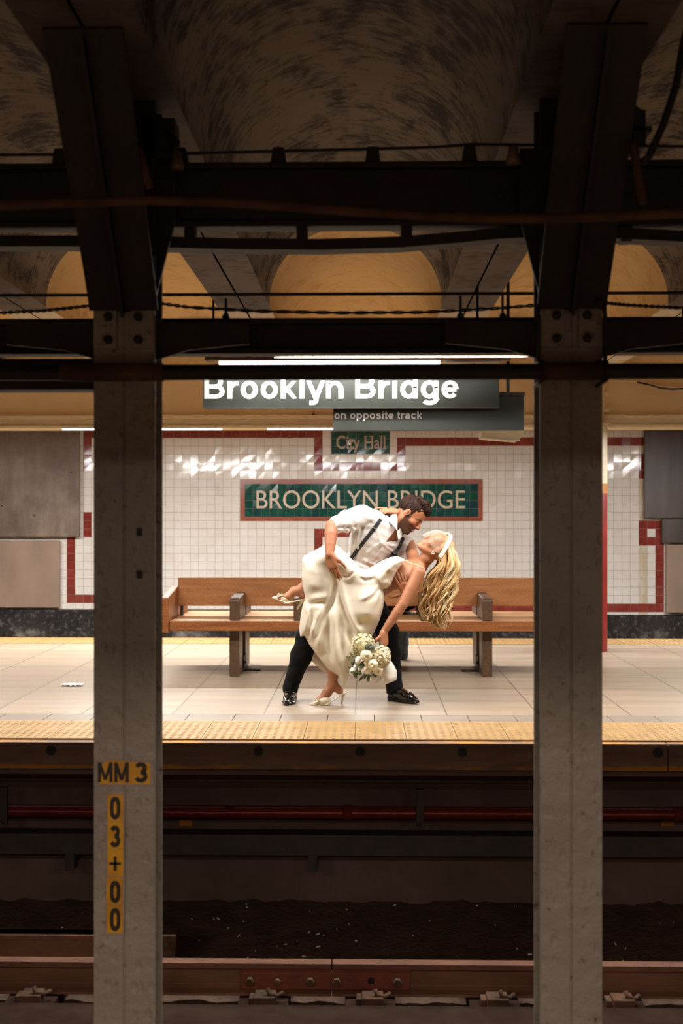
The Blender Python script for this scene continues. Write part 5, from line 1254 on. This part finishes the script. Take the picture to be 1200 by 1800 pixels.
sh = mule_build([P_(544, 1239.5, y0), P_(560, 1239, y0), P_(574, 1237.5, y0+.01), P_(588, 1229, y0+.025), P_(598, 1222, y0+.04), P_(606, 1218, y0+.05)], [.010, .030, .034, .024, .027, .022],
           [P_(545, 1238.5, y0), P_(556, 1236, y0), P_(566, 1233.5, y0), P_(573, 1232, y0+.01)], [.007, .020, .029, .032], [P_(604, 1220, y0+.045), P_(599.5, 1240, y0+.045)], [P_(578, 1222, y0+.02), P_(592, 1212, y0+.03), .026, .04])
def bow(c, parent, s=1.0):
    b = MB(); c = Vector(c)
    for a in (.5, 2.2, -.4, 3.6): b.tube([c, c+Vector((math.cos(a)*.016*s, -.006, math.sin(a)*.010*s+.006)), c+Vector((math.cos(a)*.024*s, -.002, math.sin(a)*.014*s))], [.003, .006*s, .003], 6)
    b.dome(c+Vector((0, -.006, 0)), .006*s, .005, 8); b.build('bow', 'satin_shoe', parent, smooth=True)
bow(P_(556, 1231, y0-.028), sh)
y1 = 8.11
sh = mule_build([P_(479, 1051, y1), P_(494, 1056, y1), P_(504, 1059.5, y1), P_(516, 1057.5, y1+.01), P_(528, 1054.5, y1+.02), P_(536, 1052.5, y1+.02)], [.009, .026, .031, .024, .026, .022],
           [P_(480, 1050.5, y1), P_(489, 1051, y1), P_(497, 1052, y1), P_(501, 1053, y1)], [.007, .018, .026, .029], [P_(531, 1055, y1+.02), P_(522, 1071, y1+.02)], [P_(511, 1046, y1), P_(530, 1040, y1), .022, .04])
bow(P_(492, 1047, y1-.02), sh)
# head band, birdcage net, earring
def LW(a, b, c): return fr_b[0]+fr_b[4]*(a*fr_b[1]+b*fr_b[2]+c*fr_b[3])
b = MB(); pts = []
for i in range(25):
    w = PI*i/24-PI/2; l = math.sin(w); top = math.cos(w)
    top = max(top, 0); pts.append((-.058+.098*top**.85, .095*math.copysign(abs(l)**.72, l), -.012+.150*top**.8))
vs = []
for i, (a, l, u) in enumerate(pts):
    for da, k in ((-.014, 1.0), (.014, 1.0), (.014, 1.06), (-.014, 1.06)): vs.append(LW(a*k+da*.83, l*k, (u*k-da*.55)))
fs = []
for i in range(24):
    for k in range(4): fs.append((i*4+k, i*4+(k+1) % 4, i*4+4+(k+1) % 4, i*4+4+k))
fs += [(0, 3, 2, 1), (96, 97, 98, 99)]
b.add(vs, fs); b.build('headband', 'band_white', t_bride, bevel=.002)
b = MB(); nu, nv = 46, 28; gv = {}
for i in range(nu+1):
    th = (i/nu-.5)*PI*.98; c_, s_ = max(0, math.cos(th)), math.sin(th)
    P0 = A(-.050+.095*c_**.85, .090*math.copysign(abs(s_)**.72, s_), -.006+.148*c_**.8)
    P1 = A(-.020+.148*c_**.7, .088*math.copysign(abs(s_)**.85, s_), -.022-.026*c_)
    for j in range(nv+1):
        ph = j/nv; p = P0*(1-ph)+P1*ph+A(.026*c_+.004, .012*s_, .006*c_)*math.sin(PI*ph)
        gv[i, j] = len(b.v); b.v.append(tuple(LW(*p)))
for i in range(nu):
    for j in range(nv): b.f.append((gv[i, j], gv[i+1, j], gv[i+1, j+1], gv[i, j+1])); b.mi.append(0)
o = b.build('birdcage_net', 'net_ivory', t_bride, recalc=False); m = o.modifiers.new('net', 'WIREFRAME'); m.thickness = .0007; m.use_even_offset = False
b = MB()
for px, py, r in ((760.8, 969.5, .0055), (759, 973, .0048), (762.3, 973, .005)):
    c = at(px, py, 7.995); b.tube([c-Vector((0, 0, r)), c-Vector((0, 0, r*.6)), c, c+Vector((0, 0, r*.6)), c+Vector((0, 0, r))], [r*.1, r*.8, r, r*.8, r*.1], 10)
b.build('earring', 'pearl', t_bride, smooth=True)
# long wavy hair: a cap under the band and several hundred locks hanging from it
def hair():
    rng = random.Random(3); b = MB(); cols = []
    def lock(pts, r0, col, n=6, fl=.55):
        k = len(pts); rs = [r0*(.55+.45*min(1, i/(k*.25)))*(1-.75*(i/(k-1))**3) for i in range(k)]
        o = len(b.v); b.tube(pts, rs, n, flat=fl); cols.extend([col]*(len(b.v)-o))
    dark, mid, light, pale = [np.array(lin(c)[:3]) for c in ('#8a6238', '#c09660', '#dfc08a', '#ecd8ae')]
    # outline of the fall: left and right edge by height, in pixels
    ly = [955, 975, 990, 1010, 1030, 1050, 1070, 1090, 1103]; lx = [786, 771, 763, 752, 745, 739, 737, 744, 766]; rx = [796, 801, 804, 806, 803, 797, 794, 791, 789]
    def shade(q):
        q = max(0, min(1, q)); return dark*(1-q/.45)+mid*(q/.45) if q < .45 else (mid*(1-(q-.45)/.35)+light*((q-.45)/.35) if q < .8 else light*(1-(q-.8)/.2)+pale*((q-.8)/.2))
    for c_ in range(74):           # clumps; their strands gather towards the tips
        s = (c_ % 37+rng.random())/37; dep = (.08+.25*rng.random()) if c_ < 37 else (.35+.6*rng.random())
        end = 1066+40*rng.random()**.8 if s < .85 else 1050+48*rng.random()
        amp = rng.uniform(2.6, 4.8); fr = rng.uniform(.115, .140); ph = 7*s+2.2*rng.random(); q0 = rng.random()
        tone = .42+.34*q0+(.16 if s > .6 else 0)-(.22 if .18 < s < .5 and q0 < .6 else 0)
        cur = rng.uniform(-1, 1)
        for k_ in range(17):
            os_, od = rng.gauss(0, .016), rng.uniform(-.05, .05)
            s2, d2 = min(.98, max(0.02, s+os_)), min(1, max(0, dep+od))
            side = -1 if d2 > .5 else 1; cs = s2; sn = math.sqrt(1-cs*cs)
            root = LW(-.072+.098*cs**.85, .084*side*sn**.72*min(1, abs(1-2*d2)+.25), -.016+.142*cs**.8)
            rp = to_px(*[float(v) for v in root]); y0 = 8.10+(d2-.5)*.21; e2 = end+rng.uniform(-8, 6); pts = []
            for k in range(28):
                v = k/27; py = rp[1]+(e2-rp[1])*v; gather = 1-.75*max(0, v-.40)/.60
                l = np.interp(py, ly, lx); r = np.interp(py, ly, rx); tx = l+(r-l)*(.04+.92*(s+os_*2.4*gather))
                m = min(1, v*2.6); m = m*m*(3-2*m)
                w = amp*min(1, v*1.8)*math.sin(fr*py+ph+os_*6)*(1+.4*v)+cur*3.5*max(0, v-.75)*4
                x = rp[0]*(1-m)+tx*m+w*m+4.5*math.sin(min(1, v*2.4)*PI)*(1 if s > .5 else .0)
                Y = root[1]*(1-m)+(y0+.016*math.cos(fr*py+ph)*v+od*.02)*m-(.012*math.sin(min(1, v*2.4)*PI) if d2 < .5 else -.012)
                pts.append(at(x, py, Y))
            lock(pts, rng.uniform(.0030, .0056), shade(tone+rng.uniform(-.12, .14)+(.22 if e2 > 1085 and s < .4 else 0)), 5, .7)
    for i in range(46):           # loose curled ends at the lower left and the tip
        x0 = rng.uniform(740, 788); y0p = rng.uniform(1052, 1078); Y = 8.0+.16*rng.random(); R = rng.uniform(3, 7); ph = rng.random()*6.28; pts = []
        for k in range(22):
            v = k/21; pts.append(at(x0+R*math.sin(ph+v*4.5)+4*v, y0p+22*v+R*.6*math.cos(ph+v*4.5), Y+.02*math.cos(ph+v*5)))
        lock(pts, .0036, light if rng.random() < .4 else pale, 6)
    o = b.build('hair', 'hair_blonde', t_bride, smooth=True, recalc=False)
    ca = o.data.color_attributes.new('Col', 'FLOAT_COLOR', 'POINT'); ca.data.foreach_set('color', np.concatenate([np.array(cols), np.ones((len(cols), 1))], 1).astype(np.float32).ravel())
    # the cap
    C, Fv, L, U, s_ = fr_b; f = Field(C-.19, C+.19, .0042); R = [Fv, L, U]; W = lambda a, q, c: C+s_*(a*Fv+q*L+c*U)
    f.ell(W(-.020, 0, .040), A(.102, .081, .094)*s_, R, .01); f.ell(W(-.050, 0, .04), A(.072, .074, .084)*s_, R, .03)
    poly = np.array([(.12, .085), (.072, .088), (.050, .052), (.020, .034), (.004, .022), (-.030, .016), (-.040, -.03), (-.075, -.075), (-.16, -.08), (-.2, .2), (.14, .2)])
    g = np.meshgrid(*f.ax, indexing='ij'); V = np.stack([a.ravel() for a in g], 1); a, l, u = local(fr_b, V)
    f.D = np.maximum(f.D, (poly_sdf(poly, np.stack([a, u], 1))*s_).reshape(f.D.shape)).astype(np.float32)
    f.D += (.0018*np.sin(240*l+60*u)).reshape(f.D.shape).astype(np.float32)
    V, F = f.mesh(); fmesh('hair_cap', V, F, 'hair_blonde', t_bride, lambda V: np.tile(mid*.7+light*.3, (len(V), 1)), 1)
hair()
# ------------------------------------------------------------------ the bouquet in the bride's hand
M['petal_cream'] = simple('petal_cream', '#dfd3b0', '#e8dfc4', .6, 30, sheen=.2)
M['petal_yellowish'] = simple('petal_yellowish', '#dcd3a0', '#e6dfbc', .6, 30)
M['petal_white'] = simple('petal_white', '#e4dfd2', '#ece8dd', .6, 20)
M['leaf_green'] = simple('leaf_green', '#3f4d2a', '#5c6a38', .5, 20)
M['leaf_dusty'] = simple('leaf_dusty', '#4e5648', '#6e7464', .6, 20)
M['stem_green'] = simple('stem_green', '#4a5230', '#5e6640', .6, 20)
M['wrap_white'] = simple('wrap_white', '#dcd6cc', '#e6e1d8', .55, 6)
M['ribbon_grey'] = simple('ribbon_grey', '#a9a79c', '#bab8ad', .5, 10)
t_bq = thing('bouquet', 'bouquet of cream roses and hydrangeas hanging from the bride\'s lowered hand', 'bouquet', P_(660, 1140, 7.93))
def BP(x, y, Y): return Vector(at(600+x/8.57, 1080+y/8.57, Y))
rg = random.Random(11)
def rdir():
    z = rg.uniform(-1, 1); a = rg.uniform(0, 2*PI); r = math.sqrt(1-z*z); return Vector((r*math.cos(a), r*math.sin(a), z))
def floret(b, c, n, s):
    n = n.normalized(); u = n.orthogonal().normalized(); v = n.cross(u); a0 = rg.uniform(0, PI)
    for k in range(4):
        a = a0+k*PI/2; d = u*math.cos(a)+v*math.sin(a); e = n.cross(d)
        vs = [c, c+d*s*.5+e*s*.42+n*s*.12, c+d*s*1.0+n*s*.22, c+d*s*.5-e*s*.42+n*s*.12, c+d*s*.55+n*s*.05]
        b.add(vs, [(0, 1, 4), (1, 2, 4), (2, 3, 4), (3, 0, 4)])
    b.dome(c+n*s*.1, s*.12, s*.1, 5)
def hydrangea(c, r, mat, n=640):
    b = MB()
    for i in range(n):
        d = rdir(); q = Vector((d.x*r[0], d.y*r[1], d.z*r[2])); floret(b, c+q*rg.uniform(.84, 1.06), d+rdir()*.45, .0098*rg.uniform(.8, 1.25))
    for i in range(8):
        w0, w1 = PI*i/8-PI/2, PI*(i+1)/8-PI/2
        b.tube([c+Vector((0, 0, math.sin(w0)*r[2]*.80)), c+Vector((0, 0, math.sin(w1)*r[2]*.80))], [max(.002, math.cos(w0)*r[0]*.80), max(.002, math.cos(w1)*r[0]*.80)], 12, cap=False)
    return b.build('hydrangea', mat, t_bq, recalc=False)
def rose(c, n, r, mat):
    n = n.normalized(); u = n.orthogonal().normalized(); v = n.cross(u); b = MB(); nt, npn = 34, 40; vs = []; a0 = rg.uniform(0, 6)
    for i in range(nt+1):
        th = PI*i/nt
        for j in range(npn):
            ph = 2*PI*j/npn; fr = (2.5*ph/(2*PI)+th*1.15+.12*math.sin(3*ph+a0)) % 1.0
            k = 1+.13*(fr**2)-.06-(.28*math.exp(-(th/.30)**2)) + .03*math.sin(5*ph+a0)*math.sin(th)
            vs.append(c+(u*math.cos(ph)*math.sin(th)+v*math.sin(ph)*math.sin(th))*r*k+n*math.cos(th)*r*k*.92)
    fs = [(i*npn+j, i*npn+(j+1) % npn, (i+1)*npn+(j+1) % npn, (i+1)*npn+j) for i in range(nt) for j in range(npn)]
    b.add(vs, fs); return b.build('rose', mat, t_bq, smooth=True)
def bud(c, n, r, L, mat):
    n = n.normalized(); b = MB(); b.tube([c-n*L*.5, c-n*L*.3, c, c+n*L*.3, c+n*L*.5], [r*.35, r*.85, r, r*.72, r*.25], 10); return b.build('tulip', mat, t_bq, smooth=True)
def leaf(b, c, d, n, L, w):
    d = d.normalized(); e = d.cross(n).normalized(); nn = e.cross(d); m = 6; vs = []
    for i in range(m+1):
        t = i/m; ww = w*math.sin(PI*min(1, t*.97+.03))**.8; p = c+d*L*t+nn*L*.18*math.sin(PI*t)
        vs += [p+e*ww-nn*ww*.25, p, p-e*ww-nn*ww*.25]
    b.add(vs, [f for i in range(m) for f in ((i*3, i*3+1, i*3+4, i*3+3), (i*3+1, i*3+2, i*3+5, i*3+4))])
YQ = 7.90
hydrangea(BP(330, 450, YQ+.02), (.074, .06, .072), 'petal_yellowish'); hydrangea(BP(600, 640, YQ-.01), (.062, .062, .076), 'petal_cream')
hydrangea(BP(280, 560, YQ+.05), (.05, .05, .05), 'petal_yellowish', 330)
for x, y, r, dy in ((372, 620, .040, -.055), (470, 752, .036, -.06), (400, 735, .026, -.05), (545, 835, .036, -.03), (395, 830, .030, -.03), (490, 790, .024, -.05)):
    rose(BP(x, y, YQ+dy), Vector((rg.uniform(-.4, .2), -1, rg.uniform(-.3, .1))), r, 'petal_cream')
for x, y, d, r, L in ((248, 690, (-.4, -.6, -1), .022, .06), (165, 850, (-.6, -.3, -1), .020, .06), (330, 850, (-.2, -.5, -1), .017, .045), (460, 962, (.0, -.3, -1), .017, .045), (268, 815, (-.4, -.5, -1), .014, .035), (205, 790, (-.8, -.4, -.6), .012, .03)):
    bud(BP(x, y, YQ-.02), Vector(d), r, L, 'petal_white')
lb = MB()
for i in range(40):
    x, y = rg.uniform(170, 540), rg.uniform(660, 930)
    leaf(lb, BP(x, y, YQ+rg.uniform(-.02, .05)), Vector((rg.uniform(-1, .4), rg.uniform(-.6, .2), rg.uniform(-1, .2))), Vector((0, -1, .2)), rg.uniform(.03, .06), rg.uniform(.007, .013))
o = lb.build('foliage', 'leaf_green', t_bq, smooth=True, recalc=False); md = o.modifiers.new('thick', 'SOLIDIFY'); md.thickness = .001
lb = MB()
for i in range(34):
    a = i*2.4; k = .3+.7*i/34; c = BP(430+15*math.cos(a), 490+10*math.sin(a), YQ-.05)
    leaf(lb, c, Vector((math.cos(a)*k, -.55+.3*k, math.sin(a)*k*.8)), Vector((0, -1, 0)), .022+.014*k, .011)
o = lb.build('succulent', 'leaf_dusty', t_bq, smooth=True, recalc=False); md = o.modifiers.new('thick', 'SOLIDIFY'); md.thickness = .002
for pts in (((290, 560), (200, 590), (150, 610), (95, 660)), ((260, 720), (180, 760), (120, 810))):
    b = MB(); q = [BP(x, y, YQ-.02) for x, y in pts]; b.tube(q, .002, 6)
    for p in q[1:]:
        for s in (-1, 1): leaf(b, p, Vector((-.6*s+.2, -.2, .7*s)), Vector((0, -1, 0)), .02, .004)
    o = b.build('sprig', 'leaf_green', t_bq, recalc=False)
b = MB()
for i in range(12):
    a = i*2.4; o_ = Vector((math.cos(a)*.010, math.sin(a)*.010, 0)); b.tube([BP(640, 300, YQ+.055)+o_*1.3, BP(585, 420, YQ+.05)+o_, BP(500, 560, YQ+.04)+o_*3], .003, 6)
b.build('stems', 'stem_green', t_bq, smooth=True)
b = MB()
b.tube([BP(605, 392, YQ+.05), BP(575, 440, YQ+.05)], [.018, .021], 14); b.build('ribbon', 'ribbon_grey', t_bq, smooth=True)
b = MB(); pl = [(520, 420), (560, 415), (570, 480), (545, 500), (500, 500), (505, 450)]; q = [BP(x, y, YQ-.005) for x, y in pl]; n = len(q)
b.add(q+[p+Vector((0, .006, 0)) for p in q], [tuple(range(n)), tuple(range(2*n-1, n-1, -1))]+[(i, i+n, (i+1) % n+n, (i+1) % n) for i in range(n)]); b.build('ribbon_loop', 'ribbon_grey', t_bq, bevel=.002)
# white paper collar: a curved, folded sheet standing behind and beside the flowers
b = MB(); A0 = [(740, 695), (790, 770), (830, 850), (830, 930), (822, 990)]; A1 = [(620, 800), (610, 850), (600, 900), (610, 960), (650, 1060)]; m = 9; vs = []
for i in range(5):
    for j in range(m):
        t = j/(m-1); x = A1[i][0]*(1-t)+A0[i][0]*t; y = A1[i][1]*(1-t)+A0[i][1]*t; vs.append(BP(x, y, YQ+.005-.035*math.sin(PI*t)+.05*t))
b.add(vs, [(i*m+j, i*m+j+1, (i+1)*m+j+1, (i+1)*m+j) for i in range(4) for j in range(m-1)])
B0 = [(600, 880), (560, 960), (510, 1035), (580, 1055), (655, 1062)]; vs = [BP(x, y, YQ+.012) for x, y in B0]+[BP(640, 960, YQ-.005)]
b.add(vs, [(0, 1, 5), (1, 2, 5), (2, 3, 5), (3, 4, 5)])
o = b.build('paper_wrap', 'wrap_white', t_bq, smooth=True, recalc=False); md = o.modifiers.new('thick', 'SOLIDIFY'); md.thickness = .0015
# ------------------------------------------------------------------ the seated stranger on the far side of the bench
t_s = thing('person', 'seated person in blue jeans and dark coat on the far bench side, mostly hidden', 'person', (X_(684, 10.3), 10.4, 0), 'people')
def stranger():
    x0 = X_(684, 10.3); f = Field((x0-.36, 9.98, -.0), (x0+.36, 11.05, 1.36), .009)
    f.ell((x0, 10.27, 1.24), (.075, .095, .115)); f.cone((x0, 10.25, 1.0), (x0, 10.25, 1.16), .06, .055, .02); f.ell((x0, 10.22, .84), (.17, .11, .22), None, .04); f.ell((x0, 10.22, .57), (.165, .12, .12), None, .04)
    for s in (-1, 1):
        f.chain([(x0+s*.095, 10.24, .555), (x0+s*.125, 10.66, .56), (x0+s*.125, 10.72, .10)], [.075, .055, .04], .02); f.cone((x0+s*.125, 10.72, .045), (x0+s*.125, 10.9, .035), .042, .035, .02)
        f.chain([(x0+s*.17, 10.22, .98), (x0+s*.2, 10.28, .72), (x0+s*.1, 10.5, .66)], [.05, .04, .032], .02); f.ell((x0+s*.09, 10.55, .65), (.035, .05, .02), None, .01)
    V, F = f.mesh(); fmesh('body', V, F, 'skin', t_s, lambda V: np.tile(np.array(lin('#a87350')[:3]), (len(V), 1)))
    f = Field((x0-.36, 9.98, 0.0), (x0+.40, 11.05, 1.4), .009)
    f.ell((x0, 10.22, .84), (.185, .125, .23), None, .04); f.ell((x0+.03, 10.22, .58), (.235, .14, .108), None, .04)
    for s in (-1, 1): f.chain([(x0+s*.17, 10.22, .98), (x0+s*.2, 10.28, .72), (x0+s*.12, 10.46, .665)], [.062, .052, .045], .02)
    V, F = f.mesh(); fmesh('coat', V, F, 'coat_dark', t_s)
    f = Field((x0-.36, 9.98, 0.0), (x0+.36, 11.05, .8), .009)
    for s in (-1, 1): f.chain([(x0+s*.115, 10.36, .562), (x0+s*.125, 10.66, .567), (x0+s*.135, 10.70, .30), (x0+s*.125, 10.72, .09)], [.085, .066, .062, .058], .02); f.cone((x0+s*.125, 10.72, .09), (x0+s*.125, 10.73, .03), .056, .056, .01)
    f.warp(lambda x, y, z: .003*np.sin(60*z+20*x)+0*y)
    V, F = f.mesh(); fmesh('jeans', V, F, 'denim', t_s)
    f = Field((x0-.2, 10.1, 1.1), (x0+.2, 10.45, 1.42), .009); f.ell((x0, 10.25, 1.27), (.085, .10, .11)); f.ell((x0, 10.36, 1.2), (.07, .06, .09), None, .01, 'sub'); V, F = f.mesh(); fmesh('hair', V, F, 'hair_dark', t_s)
    for s in (-1, 1):
        f = Field((x0+s*.125-.1, 10.6, -.01), (x0+s*.125+.1, 11.05, .18), .006); f.chain([(x0+s*.125, 10.74, .05), (x0+s*.125, 10.82, .045), (x0+s*.125, 10.92, .035)], [.05, .045, .036], .01); f.D = np.maximum(f.D, -(f.ax[2][None, None, :]+0*f.D)).astype(np.float32); V, F = f.mesh(); fmesh('shoe', V, F, 'shoe_black', t_s)
stranger()
